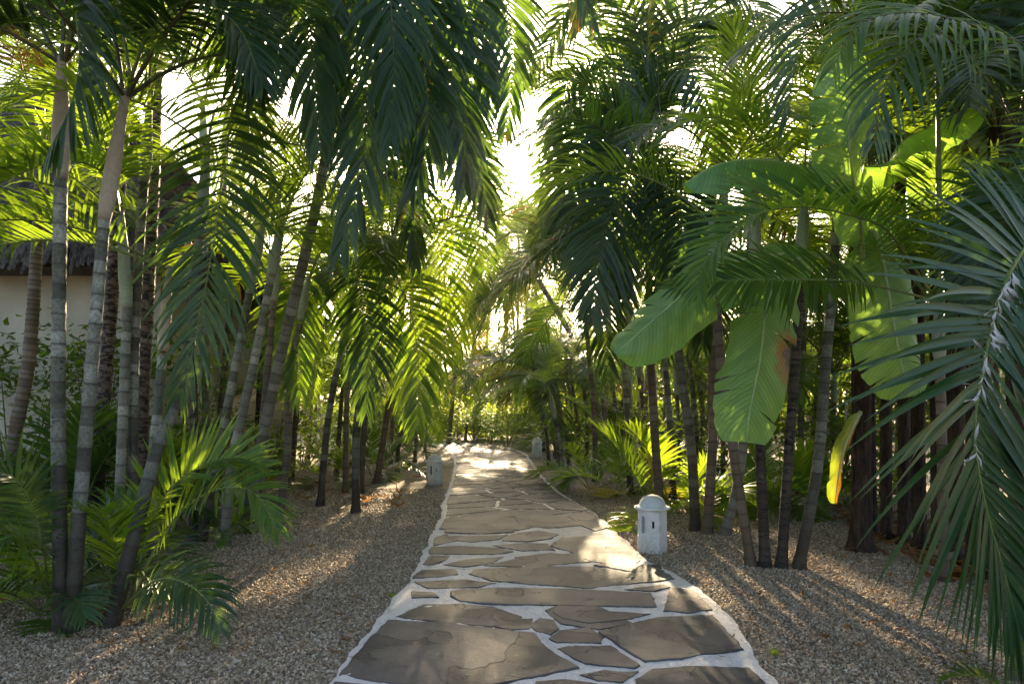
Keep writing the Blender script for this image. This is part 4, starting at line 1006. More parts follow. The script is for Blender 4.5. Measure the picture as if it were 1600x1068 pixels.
banana_leaf(ban, HP(bc, (1430, 330, 6.6), (1500, 230, 6.4), (1521, 130, 6.2), (1515, 40, 6.1)), (0, -1, 0.1), 0.34, 'banana', 8, 12, 3, 0.32)

# --- understory palms
def under(loc, label, nf, seed, scale=1.0, mat=None, sp='small', group=None, classes=None):
    rng = random.Random(seed); root = thing('young_palm', V(loc), label, 'young palm', group)
    add_fronds(root, (0, 0, -0.03), sp, nf, rng, scale, mat=mat, classes=classes or ['mid', 'up', 'mid', 'low', 'mid', 'up', 'low', 'mid', 'up', 'low'], spread=0.07)
    return root
U1 = under(G(196, 945), 'bushy young palm filling the foot of the left clump, one frond lit yellow', 7, 301, 0.95, 'areca')
hero(U1, HP((200, 945, 4.95), (232, 830, 5.1), (262, 768, 5.1), (312, 729, 5.1), (368, 714, 5.1), (415, 728, 5.0)), (0, -0.8, 0.7), 'fresh', n=34, llen=0.46, lwid=0.042, seed=302, pet=0.3, vang=40, droop=0.15, a0=64)
hero(U1, HP((200, 945, 4.95), (262, 825, 4.9), (330, 768, 4.8), (395, 768, 4.7), (436, 832, 4.6)), (0, -0.5, 1), 'fresh', n=34, llen=0.42, lwid=0.034, seed=303, pet=0.3, vang=20, droop=1.0)
hero(U1, HP((190, 950, 4.8), (240, 908, 4.5), (285, 908, 4.35), (325, 940, 4.25), (345, 985, 4.2)), (0, -0.7, 0.8), 'dark', n=26, llen=0.36, lwid=0.034, seed=304, pet=0.3, vang=10, droop=1.6)
U2 = under(G(78, 955), 'young palm with bluish fan like fronds in front of the leftmost trunk', 8, 305, 1.0, 'blue')
hero(U2, HP((80, 950, 4.9), (60, 820, 4.7), (20, 745, 4.5), (-50, 740, 4.3)), (0, -0.7, 0.8), 'blue', n=30, llen=0.42, lwid=0.036, seed=306, pet=0.35, vang=20, droop=0.5)
hero(U2, HP((80, 950, 4.9), (40, 850, 4.6), (-10, 850, 4.4), (-60, 930, 4.3)), (0, -0.7, 0.8), 'areca', n=30, llen=0.42, lwid=0.036, seed=307, pet=0.3, vang=15, droop=1.2)
under(G(140, 935), 'young palm tuft with broad glossy leaflets between the two front trunks', 7, 308, 0.95, 'fresh')
under(G(345, 845), 'low young palm at the feet of the slanting trunk cluster', 6, 309, 0.6, 'areca')
under(G(250, 850), 'shaded young palm behind the leaning trunk near the hut wall', 8, 310, 1.1, 'dark')
under(G(60, 850), 'shaded young palm beside the brown leaning trunk at far left', 8, 311, 1.2, 'dark')
under(G(585, 742), 'dark young palm spreading over the gravel near the left bollard', 9, 312, 1.3, 'dark')
under(G(520, 752), 'young palm under the two thin trunks at the left middle', 8, 313, 1.2, 'areca')
under(G(625, 722), 'young palm close to the left kerb just before the path bend', 9, 314, 1.4, 'dark')
under(G(1030, 812), 'sunlit yellow green young palm right behind the near bollard', 9, 315, 1.4, 'fresh')
under(G(1000, 790), 'bright young palm left of the near bollard palms, fronds low to gravel', 9, 316, 1.2, 'gold')
under(G(972, 776), 'bright low young palm nearest the paving on the right, before the far trunks', 9, 351, 1.3, 'fresh')
under(G(1052, 790), 'tall young palm with upright glowing fronds behind the near bollard', 9, 352, 1.6, 'fresh', classes=['up', 'up', 'mid'])
under(G(1068, 800), 'bright young palm between the ringed trunks behind the near bollard', 8, 317, 1.2, 'fresh')
under(G(925, 762), 'low dark young palm at the right path edge in the middle distance', 8, 318, 1.1, 'areca')
under(G(1150, 800), 'young palm glowing yellow behind the four front trunks', 8, 319, 1.3, 'fresh')
under(G(1215, 790), 'half lit young palm deep behind the black front trunk', 8, 320, 1.3, 'fresh')
under(G(1270, 800), 'green young palm beside the yellow hanging banana leaf', 8, 321, 1.2, 'areca')
under(G(606, 703), 'young palm in the shade left of the bend', 10, 342, 1.8, 'dark')
under(G(585, 708), 'spreading young palm farther left of the bend', 10, 343, 1.7, 'areca')
under(G(866, 703), 'young palm close behind the farthest bollard', 10, 344, 1.5, 'areca')
under(G(888, 712), 'spreading dark young palm right of the farthest bollard', 10, 345, 1.4, 'dark')
under(V((2.75, 3.55, 0)), 'young palm tips poking up at the bottom right corner', 6, 322, 0.42, 'areca')

# --- middle distance palms along both sides, one by one
rng = random.Random(404)
def auto(x, y, h, lean, label, sp, seed, scale=1.0, fmat=None, mat='t_brown', nf=9, group=None, gold=0.0, r=0.08):
    d = gd(y); b = V(((x - 800) / F * d, d, 0)); rr = random.Random(seed)
    pts = [b, b + V((lean * 0.3, rr.uniform(-.1, .1), h * 0.5)), b + V((lean, rr.uniform(-.2, .2), h))]
    return palm('palm', pts, label, (r, r * 0.75), mat, 0.6 if sp != 'coco' else 0, sp=sp, nf=nf, seed=seed, scale=scale, fmat=fmat, group=group, gold=gold, cat='palm')
mid = [
    (455, 752, 3.4, 0.4, 'areca', 'fresh'), (400, 760, 3.9, 0.2, 'areca', None), (340, 770, 3.6, 0.3, 'areca', 'fresh'), (610, 728, 4.2, 0.3, 'areca', 'fresh'), (560, 724, 4.4, 0.4, 'areca', None),
    (650, 706, 4.8, 0.4, 'areca', 'fresh'), (480, 728, 5.0, 0.5, 'dark', 'areca'), (590, 702, 5.6, 0.8, 'dark', 'areca'), (380, 730, 5.2, 0.3, 'dark', 'areca'),
    (890, 735, 1.7, -0.3, 'dark', None), (955, 738, 2.1, -0.3, 'areca', 'fresh'), (870, 716, 2.6, -0.4, 'dark', 'areca'), (930, 716, 2.9, -0.5, 'dark', None), (1000, 740, 2.4, -0.2, 'dark', 'areca'),
    (1090, 752, 2.8, -0.2, 'areca', 'fresh'), (1150, 748, 3.2, 0.2, 'dark', None), (1200, 760, 4.0, 0.1, 'areca', 'fresh'), (1250, 772, 4.2, 0.2, 'areca', None), (1290, 758, 5.2, 0.2, 'dark', None), (1080, 722, 4.2, -0.4, 'dark', 'areca'),
    (1380, 775, 5.0, 0.2, 'dark', None), (1480, 780, 5.2, 0.2, 'dark', None), (1580, 790, 5.0, 0.2, 'dark', None),
]
for i, (x, y, h, lean, sp, fm) in enumerate(mid):
    side = 'left' if x < 700 else 'right'
    auto(x, y, h, lean, 'leafy middle distance palm %s of the path, trunk half hidden by fronds' % side, sp, 500 + i, 1.1, fm, rng.choice(['t_brown', 't_green', 't_pale', 't_dark']),
         group='middle distance palms %s of the path' % side, gold=0.06)
low = [(620, 738, 1.3, 0.2), (648, 722, 1.6, 0.2), (664, 708, 2.0, 0.2), (596, 748, 1.2, 0.1), (560, 740, 2.0, 0.2), (525, 745, 2.4, 0.2), (880, 742, 1.3, -0.2), (858, 726, 1.6, -0.2), (868, 712, 2.2, -0.3), (905, 728, 2.2, -0.2), (950, 726, 2.0, 0), (1010, 728, 2.2, 0),
       (610, 700, 2.6, 0.3), (660, 697, 3.0, 0.3), (850, 704, 2.8, -0.4), (890, 702, 3.2, -0.3), (1060, 745, 1.8, 0), (1130, 760, 1.6, 0), (450, 765, 1.4, 0)]
for i, (x, y, h, lean) in enumerate(low):
    side = 'left' if x < 700 else 'right'
    auto(x, y, h, lean, 'low leafy palm %s of the path, its fronds reaching down to the gravel' % side, ['areca', 'dark'][i % 3 == 1], 620 + i, 1.0, ['fresh', 'areca', 'areca'][i % 3], rng.choice(['t_brown', 't_green']), nf=10,
         group='low palms %s of the path' % side, gold=0.08, r=0.07)
for i, (x, Y, h, lean, fm, lab) in enumerate([
    (4.7, 23.5, 5.8, -1.0, None, 'coconut palm right of the path before the bend, long fronds reaching over the paving'),
    (-4.2, 24, 6.2, 1.2, None, 'coconut palm left of the path before the bend, arching fronds over the paving'),
    (1.3, 32.5, 8.2, -0.2, 'fresh', 'coconut palm behind the bend whose crown hangs right under the sun glare'),
    (5.4, 28.5, 7.4, -0.8, 'gold', 'yellowing coconut palm right of the bend behind the far bollard'),
    (3.0, 21.5, 5.6, -2.2, None, 'leaning coconut palm whose crown hangs over the paving just before the bend'),
    (0.3, 40, 11.2, 0.1, 'areca', 'far coconut palm with a full crown right in front of the sun glare'),
    (-1.6, 37, 9.6, 0.7, 'fresh', 'far coconut palm with full golden green crown left below the sun glare'),
    (0.9, 34, 7.2, -0.2, 'areca', 'far coconut palm with dense crown low over the end of the path')]):
    b = V((x, Y, 0))
    cp = palm('coconut_palm', [b, b + V((lean * .3, 0, h * .5)), b + V((lean, 0, h))], lab, (0.13, 0.1), 't_brown', 0, sp='coco', nf=14 if i < 4 else 22, seed=640 + i, cat='coconut palm', fmat=fm, scale=0.9)
    for k, (m_, pts) in enumerate([[('gold', [(968, 443, 23.5), (920, 392, 23.2), (862, 396, 23), (815, 440, 22.8), (790, 520, 22.7)]), ('fresh', [(968, 443, 23.5), (905, 425, 22.6), (850, 468, 22), (825, 560, 21.8)]), ('areca', [(968, 443, 23.5), (930, 350, 24), (865, 320, 24), (800, 350, 24), (765, 430, 24)])],
                                  [('fresh', [(667, 429, 24), (705, 380, 23.8), (750, 395, 23.6), (782, 460, 23.5), (790, 540, 23.5)]), ('gold', [(667, 429, 24), (700, 420, 23), (738, 470, 22.6), (748, 570, 22.4)]), ('areca', [(667, 429, 24), (690, 340, 24.5), (735, 320, 24.5), (780, 360, 24.5), (800, 440, 24.5)])]][i] if i < 2 else []):
        hero(cp[0], HP(*pts), (0, -0.6, 0.8), m_, n=62, llen=0.95, lwid=0.055, seed=690 + i * 5 + k, pet=0.15, droop=1.2, vang=10, r0=0.022, seg=4)
for i, (x, y, h, nf) in enumerate([(872, 728, 2.2, 13), (915, 727, 2.4, 14), (962, 728, 2.2, 14), (1005, 731, 2.3, 14), (1045, 735, 2.2, 13), (1095, 738, 2.6, 13), (890, 711, 2.8, 13), (940, 711, 3.0, 13)]):
    d = gd(y); b = V(((x - 800) / F * d, d, 0)); palm('palm', [b, b + V((0.05, 0, h * .5)), b + V((-0.1, 0, h))], 'dark palm with fronds hanging almost to the ground right of the distant path', (0.09, 0.07), 't_brown', 0.5, sp='dark', nf=nf, seed=700 + i, fmat=[None, 'areca', 'areca'][i % 3],
        group='hanging palms right of the distant path', classes=['low', 'hang', 'mid', 'low', 'hang', 'low'], scale=0.95)
MS, ms = palm('palm', tp([(588, 762), (612, 600), (650, 330)], 13.8), 'tall dark crowned palm between the curtain fronds and the sky gap', (0.09, 0.06), 't_brown', 0.8, sp='dark', nf=12, seed=650, scale=1.1)
for k, pts in enumerate([((650, 290, 13.8), (690, 245, 13.4), (735, 290, 13), (757, 390, 13), (752, 480, 13)), ((650, 290, 13.8), (690, 310, 13.2), (722, 390, 12.8), (728, 480, 12.8), (715, 560, 12.8)),
                         ((650, 290, 13.8), (670, 210, 13.2), (715, 200, 12.6), (752, 250, 12.4), (770, 340, 12.4)), ((650, 290, 13.8), (655, 300, 12.6), (690, 400, 12), (695, 520, 12), (680, 620, 12))]):
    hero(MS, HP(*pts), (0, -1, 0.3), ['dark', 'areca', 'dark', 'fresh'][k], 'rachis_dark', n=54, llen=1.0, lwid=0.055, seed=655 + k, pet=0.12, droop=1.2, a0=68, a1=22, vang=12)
palm('palm', tp([(556, 800), (560, 640), (600, 440)], 9.9), 'palm close to the left gravel whose fronds hang below the dark curtain', (0.08, 0.055), 't_green', 0.6, sp='dark', nf=9, seed=651, fmat='areca')
hero(R1, HP((1010, 245, 9.8), (1000, 40, 10.2), (960, 66, 10.2), (890, 78, 10.2), (800, 105, 10.2)), (0, -0.4, 1), 'dry', 'rachis_dry', n=56, llen=0.6, lwid=0.04, seed=652, pet=0.3, vang=10, droop=1.0)
hero(R1, HP((1010, 245, 9.8), (980, -60, 9.4), (930, -90, 9.2), (860, -40, 9), (810, 40, 9)), (0, -0.4, 1), 'fresh', 'rachis', n=56, llen=0.7, lwid=0.04, seed=653, pet=0.3, vang=10, droop=1.2)
hero(R1, HP((1010, 245, 9.8), (1010, -30, 9), (970, -90, 8.6), (930, -40, 8.4), (900, 40, 8.4)), (0, -0.4, 1), 'gold', 'rachis', n=56, llen=0.7, lwid=0.04, seed=654, pet=0.3, vang=10, droop=1.2)
for i, (x, Y, h, sp, fm) in enumerate([(-1.5, 33, 4.5, 'dark', 'fresh'), (0.6, 34.5, 4.8, 'dark', 'areca'), (-3.0, 35, 5.5, 'dark', 'fresh'), (2.2, 35, 5.4, 'dark', 'areca'), (-0.5, 31.8, 2.6, 'areca', 'fresh'), (1.3, 31.6, 2.4, 'areca', 'fresh'), (-2.2, 32.2, 3.0, 'areca', 'gold'), (2.6, 31, 3.4, 'areca', 'fresh'), (-4.4, 33.5, 4.0, 'dark', 'areca')]):
    b = V((x, Y, 0)); palm('palm', [b, b + V((0.1, 0, h * .5)), b + V((rng.uniform(-.4, .4), 0, h))], 'backlit leafy palm crowding the bank where the path turns away', (0.09, 0.065), rng.choice(['t_brown', 't_green']), 0.5, sp=sp, nf=12, seed=660 + i, fmat=fm, scale=1.3, group='palms on the bank behind the bend', gold=0.1)
for i, (x, y, h) in enumerate([(1300, 772, 1.6), (1335, 765, 2.2), (1270, 762, 2.6), (1230, 752, 2.2), (1400, 772, 2.2), (1480, 776, 2.4)]):
    auto(x, y, h, 0.1, 'low shaded palm deep behind the front trunks and the banana', 'dark', 680 + i, 1.0, 'areca', 't_brown', nf=11, group='low shaded palms behind the banana', r=0.07)
# coconut crowns against the bright sky
for i, (x, y, h, lean, lab) in enumerate([
    (700, 694, 8.2, 1.6, 'tall coconut palm beyond the bend, pale fronds below the sun glare'),
    (945, 693, 8.6, 0.3, 'tall coconut palm right of the sun glare behind the dark crown'),
    (640, 700, 9.4, 0.2, 'tall coconut palm left of the sun glare behind the curtain fronds'),
    (985, 712, 9.5, -0.4, 'tall coconut palm with brown dry fronds at the top centre'),
    (330, 745, 8.0, 0.4, 'coconut palm rising behind the hut, crown against white sky')]):
    auto(x, y, h, lean, lab, 'coco', 560 + i, 1.05 if i else 0.9, None, 't_brown', 12, gold=0.25 if i in (0, 3) else 0.08, r=0.13)

for i, (x, Y, h, lean, fm, lab) in enumerate([
    (-2.6, 41, 8.6, 0.6, 'gold', 'hazy yellow coconut palm left of the path bend, its crown below the sun glare'),
    (0.4, 44, 9.6, -0.5, 'fresh', 'coconut palm standing straight under the sun glare at the end of the view'),
    (2.6, 40, 8.0, 0.4, 'fresh', 'coconut palm right of the path end with backlit crown near the dark arching fronds'),
    (-0.6, 36, 6.6, 0.3, 'gold', 'shorter backlit yellow palm directly behind the shrubs at the path end'),
    (4.4, 38, 10.5, -0.8, 'areca', 'tallest far coconut palm, crown partly behind the dark fronds right of the gap'),
    (-4.6, 40, 10.5, 0.8, 'areca', 'far coconut palm leaning right whose crown shows left of the sky gap'),
    (1.4, 33, 5.4, -0.3, 'fresh', 'young backlit palm just behind the outer side of the bend')]):
    b = V((x, Y, 0))
    palm('coconut_palm', [b, b + V((lean * .3, 0, h * .5)), b + V((lean, 0, h))], lab, (0.13, 0.1), 't_brown', 0, sp='coco', nf=14, seed=580 + i, cat='coconut palm', fmat=fm, scale=0.95 if h > 7 else 0.8)  # fresh and gold leaf colours picked to suggest backlit glow
# --- far palms: trunk and crown only
def merged_crown(sp, seed, nf, scale, mat):
    rng = random.Random(seed); v, f, a, fm = [], [], [], []
    for i in range(nf):
        me = FR[sp, ELV[i % len(ELV)], rng.randrange(3)]
        m = Matrix.Rotation(i * 2.4 + rng.uniform(-.3, .3), 4, 'Z') @ Matrix.Scale(scale * rng.uniform(0.85, 1.1), 4)
        b = len(v); v += [m @ q.co for q in me.vertices]; f += [tuple(b + k for k in p.vertices) for p in me.polygons]; fm += [p.material_index for p in me.polygons]
        buf = [0.0] * (4 * len(me.vertices)); me.attributes['leaf'].data.foreach_get('color', buf); a += [tuple(buf[k * 4:k * 4 + 3]) for k in range(len(me.vertices))]
    return make_mesh('crown', v, f, [M[mat], M['rachis']], fm, a)
CR = [merged_crown('areca', 1, 10, 1.2, 'fresh'), merged_crown('areca', 2, 11, 1.2, 'areca'), merged_crown('dark', 3, 10, 1.0, 'areca'), merged_crown('dark', 4, 11, 1.0, 'dark')]
TR = [trunk_mesh([V((0, 0, -0.05)), V((l * 0.3, 0, 1.8)), V((l, 0, 3.6))], 0.08, 0.06, m, random.Random(i), sides=8) for i, (l, m) in enumerate([(0.3, 't_brown'), (-0.25, 't_green'), (0.1, 't_pale')])]
TL = [0.3, -0.25, 0.1]
far = []
for i in range(400):
    d = rng.uniform(20, 46); x = rng.uniform(-26, 26)
    px = 800 + x / d * F
    if px < 120 or px > 1650: continue
    if d < 33 and 640 < px < 850: continue
    if d < 36 and 560 < px < 720 and d > 28: continue
    if -11.5 < x < -4 and d < 18: continue
    if any((x - a) ** 2 + (d - b) ** 2 < 4.4 for a, b in far): continue
    far.append((x, d))
for i, (x, d) in enumerate(far[:70]):
    k = rng.randrange(3); s = rng.uniform(0.75, 1.35)
    px = 800 + x / d * F
    if 740 < px < 880: s = min(s, 0.95)
    side = 'left' if px < 800 else 'right'
    root = thing('palm', (x, d, 0), 'distant palm of the sunlit thicket %s of where the path bends away' % side, 'palm', 'distant palms %s of the bend' % side)
    root.rotation_euler.z = rng.uniform(0, 6.28); root.scale = (s, s, s)
    link('trunk', TR[k], root); c = link('crown', CR[rng.choice([0, 0, 1, 1, 2, 3])], root, (TL[k], 0, 3.58)); c.rotation_euler.z = rng.uniform(0, 6.28)

# --- shrubs
def shrub_mesh(seed, h, w, n, ls):
    rng = random.Random(seed); v, f, a = [], [], []
    cl = [V((rng.gauss(0, 0.4) * w, rng.gauss(0, 0.4) * w, h * rng.uniform(0.2, 0.95))) for _ in range(14)]
    for i in range(n):
        c = rng.choice(cl); q = c + V((rng.gauss(0, 1), rng.gauss(0, 1), rng.gauss(0, 0.8))) * 0.16 * (w + h) * 0.5
        if q.z < 0.02: q.z = rng.uniform(0.02, h * 0.4)
        d = V((rng.gauss(0, 1), rng.gauss(0, 1), rng.gauss(-0.1, 0.6))).normalized(); s = d.cross(V((rng.gauss(0, .4), rng.gauss(0, .4), 1))).normalized()
        l = ls * rng.uniform(0.6, 1.3); ww = l * 0.24; nn = d.cross(s); t = rng.random() * 0.95; b = len(v)
        v += [q, q + d * l * 0.45 + s * ww + nn * ww * 0.3, q + d * l, q + d * l * 0.45 - s * ww + nn * ww * 0.3, q + d * l * 0.5]
        a += [(t, 0, .5), (t, .4, 0), (t, 1, .5), (t, .4, 1), (t, .5, .5)]
        f += [(b, b + 1, b + 4), (b + 1, b + 2, b + 4), (b + 2, b + 3, b + 4), (b + 3, b, b + 4)]
    fol = make_mesh('foliage', v, f, [M['shrub']], None, a)
    v, f = [], []
    for c in cl[:9]:
        p, _ = spline([V((c.x * 0.12, c.y * 0.12, -0.04)), V((c.x * 0.5, c.y * 0.5, c.z * 0.55)), c + V((0, 0, 0.12 * h))], 7)
        tube(v, f, p, [0.014 * (1 - 0.8 * k / 7) for k in range(8)], 5)
    return fol, make_mesh('stem', v, f, [M['bark']])
SH = [shrub_mesh(1, 1.5, 0.7, 900, 0.11), shrub_mesh(2, 2.6, 0.8, 1200, 0.12), shrub_mesh(3, 0.9, 0.8, 800, 0.1), shrub_mesh(4, 1.5, 1.25, 1900, 0.2)]
GLOW = SH[3][0].copy(); GLOW.materials[0] = M['glow']
def shrub(loc, k, label, s=1.0, group=None, rz=0.0):
    r = thing('shrub', V(loc), label, 'shrub', group); r.scale = (s, s, s); r.rotation_euler.z = rz
    link('foliage', GLOW if k == 3 else SH[k][0], r); link('stem', SH[k][1], r)
shrub(G(150, 812), 1, 'tall thin shrub with small leaves in the middle of the hut wall', 1.1, None, 2.0)
shrub(G(262, 800), 1, 'upright shrub hiding the right end of the hut wall', 1.2, None, 4.0)
under(G(115, 838), 'dark young palm between the brown leaning trunk and the black blotched one', 9, 330, 1.7, 'dark')
under(G(285, 812), 'dark young palm by the straight brown trunk near the hut corner', 7, 331, 1.3, 'areca')
shrub(G(20, 800), 1, 'airy small leaved shrub between the brown trunk and the hut wall', 1.15)
shrub(G(110, 800), 0, 'low twiggy shrub against the cream hut wall', 1.0)
shrub(G(300, 790), 0, 'leafy shrub at the corner of the hut', 1.1)
shrub(G(372, 775), 2, 'low shrub between the hut corner and the slanting trunks', 1.3)
bend = [(715, 690.5, 0, 1.0), (742, 693, 2, 1.6), (768, 696, 0, 1.2), (792, 700, 2, 1.4), (815, 704, 0, 1.0), (690, 689.5, 1, 1.0), (850, 700, 1, 0.9), (880, 706, 2, 1.6), (760, 692, 1, 1.1), (810, 692, 1, 1.2)]
for i, (x, y, k, s) in enumerate(bend):
    shrub(G(x, y - 3), k, 'leafy shrub of the bank closing the view where the path bends', s, 'shrubs beyond the path bend', i * 1.3)
rng = random.Random(31)
for i in range(20):
    x = -9 + 18 * (i + rng.random()) / 20; Y = rng.uniform(31.8, 33.2) if x > -3.5 else rng.uniform(35, 37)
    shrub((x, Y, 0), 3, 'dense bush in the glowing green bank beyond the bend', rng.uniform(0.8, 1.5), 'dense bushes beyond the bend', rng.uniform(0, 6))
side = [(1110, 760, 2, 1.5), (1230, 765, 0, 1.3), (1300, 778, 0, 1.4), (1180, 742, 1, 1.0), (1340, 770, 1, 1.1), (1420, 790, 1, 1.0), (1520, 800, 1, 1.1), (980, 735, 2, 1.6), (1050, 738, 0, 1.3)]
for i, (x, y, k, s) in enumerate(side):
    shrub(G(x, y), k, 'leafy shrub in the undergrowth behind the palm trunks right of the path', s, 'undergrowth shrubs right of the path', i * 2.1)
side = [(470, 735, 2, 1.5), (430, 742, 0, 1.3), (600, 712, 0, 1.4), (540, 725, 2, 1.6), (655, 698, 0, 1.3)]
for i, (x, y, k, s) in enumerate(side):
    shrub(G(x, y), k, 'leafy shrub in the undergrowth behind the palm trunks left of the path', s, 'undergrowth shrubs left of the path', i * 1.7)

# --- far wood
def thicket():
    rng = random.Random(9); v, f, a = [], [], []
    for i in range(80000):
        x = rng.uniform(-62, 62); y = rng.uniform(47, 62) - abs(x) * 0.35
        top = 4.6 + 2.0 * noise.noise(V((x * 0.13, y * 0.1, 0))) + 1.4 * noise.noise(V((x * 0.5, y * 0.3, 3))) + abs(x) * 0.09
        z = top * rng.random() ** (0.75 if i % 2 else 1.6)
        if abs(x) > 30 and False: continue
        q = V((x, y, z)); d = V((rng.gauss(0, 1), rng.gauss(0, 1), rng.gauss(-0.4, 0.8))).normalized(); s = d.cross(V((0.1, 0.2, 1))).normalized()
        l = rng.uniform(0.35, 0.95); w = l * rng.uniform(0.14, 0.26); t = rng.random() * 0.95; b = len(v)
        v += [q, q + d * l * 0.5 + s * w, q + d * l, q + d * l * 0.5 - s * w]; a += [(t, 0, 0), (t, .5, 0), (t, 1, 0), (t, .5, 0)]; f.append((b, b + 1, b + 2, b + 3))
    tag(link('woods', make_mesh('woods', v, f, [M['wood']], None, a)), kind='stuff')
thicket()

# --- rocks, dead leaves, tufts along the right bed
def rock_mesh(seed):
    bm = bmesh.new(); bmesh.ops.create_icosphere(bm, subdivisions=3, radius=1)
    rng = random.Random(seed); o = V((rng.random() * 20, seed, 0)); sx = V((1, rng.uniform(.65, .95), rng.uniform(.5, .8)))
    for q in bm.verts:
        n = q.co.normalized(); k = 1 + 0.32 * noise.noise(n * 1.3 + o) + 0.14 * noise.noise(n * 3.7 + o); q.co = V((n.x * sx.x, n.y * sx.y, n.z * sx.z)) * k
    me = bpy.data.meshes.new('rock'); bm.to_mesh(me); bm.free(); me.materials.append(M['rock'])
    me.polygons.foreach_set('use_smooth', [True] * len(me.polygons)); return me
RK = [rock_mesh(i) for i in range(4)]
rng = random.Random(55)
for i in range(44):
    t = rng.random(); x = 1335 + 230 * t + rng.uniform(-14, 14); y = 796 + 112 * t + rng.uniform(-22, 16)
    s = rng.uniform(0.03, 0.075) if rng.random() < 0.75 else rng.uniform(0.08, 0.12)
    o = link('rock', RK[i % 4], None, G(x, y) + V((0, 0, s * 0.3))); o.scale = (s, s, s); o.rotation_euler = (rng.random(), rng.random(), rng.uniform(0, 6.28))
    tag(o, 'rough brownish rock along the planting bed under the dark trunk row', 'rock', 'rocks edging the right planting bed')
for x, y, s, lab in [(1526, 1006, 0.03, 'lone pale stone lying on sunlit gravel near the bottom right'), (1560, 1012, 0.026, 'small white stone on gravel close to the bottom right trunk'), (1353, 896, 0.035, 'pale stone on the sunlit gravel strip before the rocks')]:
    o = link('rock', RK[1], None, G(x, y) + V((0, 0, s * 0.3))); o.scale = (s, s, s); tag(o, lab, 'rock')
def litter():
    rng = random.Random(66); v, f, a = [], [], []
    def one(q, l, yaw):
        d = V((math.cos(yaw), math.sin(yaw), 0)); s = V((-d.y, d.x, 0)); w = l * rng.uniform(0.06, 0.16); t = rng.random(); b = len(v)
        z0 = rng.uniform(0.012, 0.05); cu = rng.uniform(0.01, 0.07) * l / 0.2
        for k in range(6):
            u = k / 5; ww = w * math.sin(math.pi * (0.06 + 0.9 * u)); c = q + d * l * (u - 0.5) + V((0, 0, z0 + cu * (u - 0.5) ** 2 * 4))
            v.extend([c - s * ww + V((0, 0, ww * .5)), c, c + s * ww + V((0, 0, ww * .5))]); a.extend([(t * .7, u, 0)] * 3)
        for k in range(5):
            e = b + k * 3; f.extend([(e, e + 1, e + 4, e + 3), (e + 1, e + 2, e + 5, e + 4)])
    for i in range(420):
        t = rng.random(); one(G(1330 + 260 * t + rng.gauss(0, 26), min(1010, 800 + 105 * t + rng.gauss(0, 20))), rng.uniform(0.08, 0.4), rng.uniform(0, 6.28))
    for i in range(420):
        y = rng.uniform(730, 1040); x = rng.choice([rng.uniform(100, 560), rng.uniform(1100, 1560)]); one(G(x, y), rng.uniform(0.03, 0.12), rng.uniform(0, 6.28))
    for i in range(160):
        y = rng.uniform(705, 800); x = rng.choice([rng.uniform(300, 680), rng.uniform(900, 1320)]); one(G(x, y), rng.uniform(0.1, 0.45), rng.uniform(0, 6.28))
    tag(link('dead_leaves', make_mesh('dead leaves', v, f, [M['dry']], None, a)), kind='stuff')
litter()
def weed(x, y, label, h=0.07):
    rng = random.Random(int(x)); v, f, a = [], [], []; o = G(x, y)
    for i in range(26):
        yaw = rng.uniform(0, 6.28); d = V((math.cos(yaw), math.sin(yaw), rng.uniform(.6, 2.2))).normalized(); s = V((-math.sin(yaw), math.cos(yaw), 0)); l = h * rng.uniform(.5, 1.2); b = len(v); t = rng.random() * .9
        q = V((rng.gauss(0, .012), rng.gauss(0, .012), 0.005)); v.extend([q - s * .002, q + s * .002, q + d * l * .6 + s * .004, q + d * l * .6 - s * .004, q + d * l + V((d.x, d.y, -.3)) * l * .3]); a.extend([(t, 0, 0), (t, 0, 0), (t, .5, 0), (t, .5, 0), (t, 1, 0)])
        f.extend([(b, b + 1, b + 2, b + 3), (b + 3, b + 2, b + 4)])
    tag(link('weed', make_mesh('weed', v, f, [M['fresh']], None, a), None, o), label, 'weed')
weed(1209, 1024, 'tiny green weed sprouting from the gravel right of the path')
weed(612, 934, 'tiny green weed in the gravel at the left kerb of the path', 0.06)
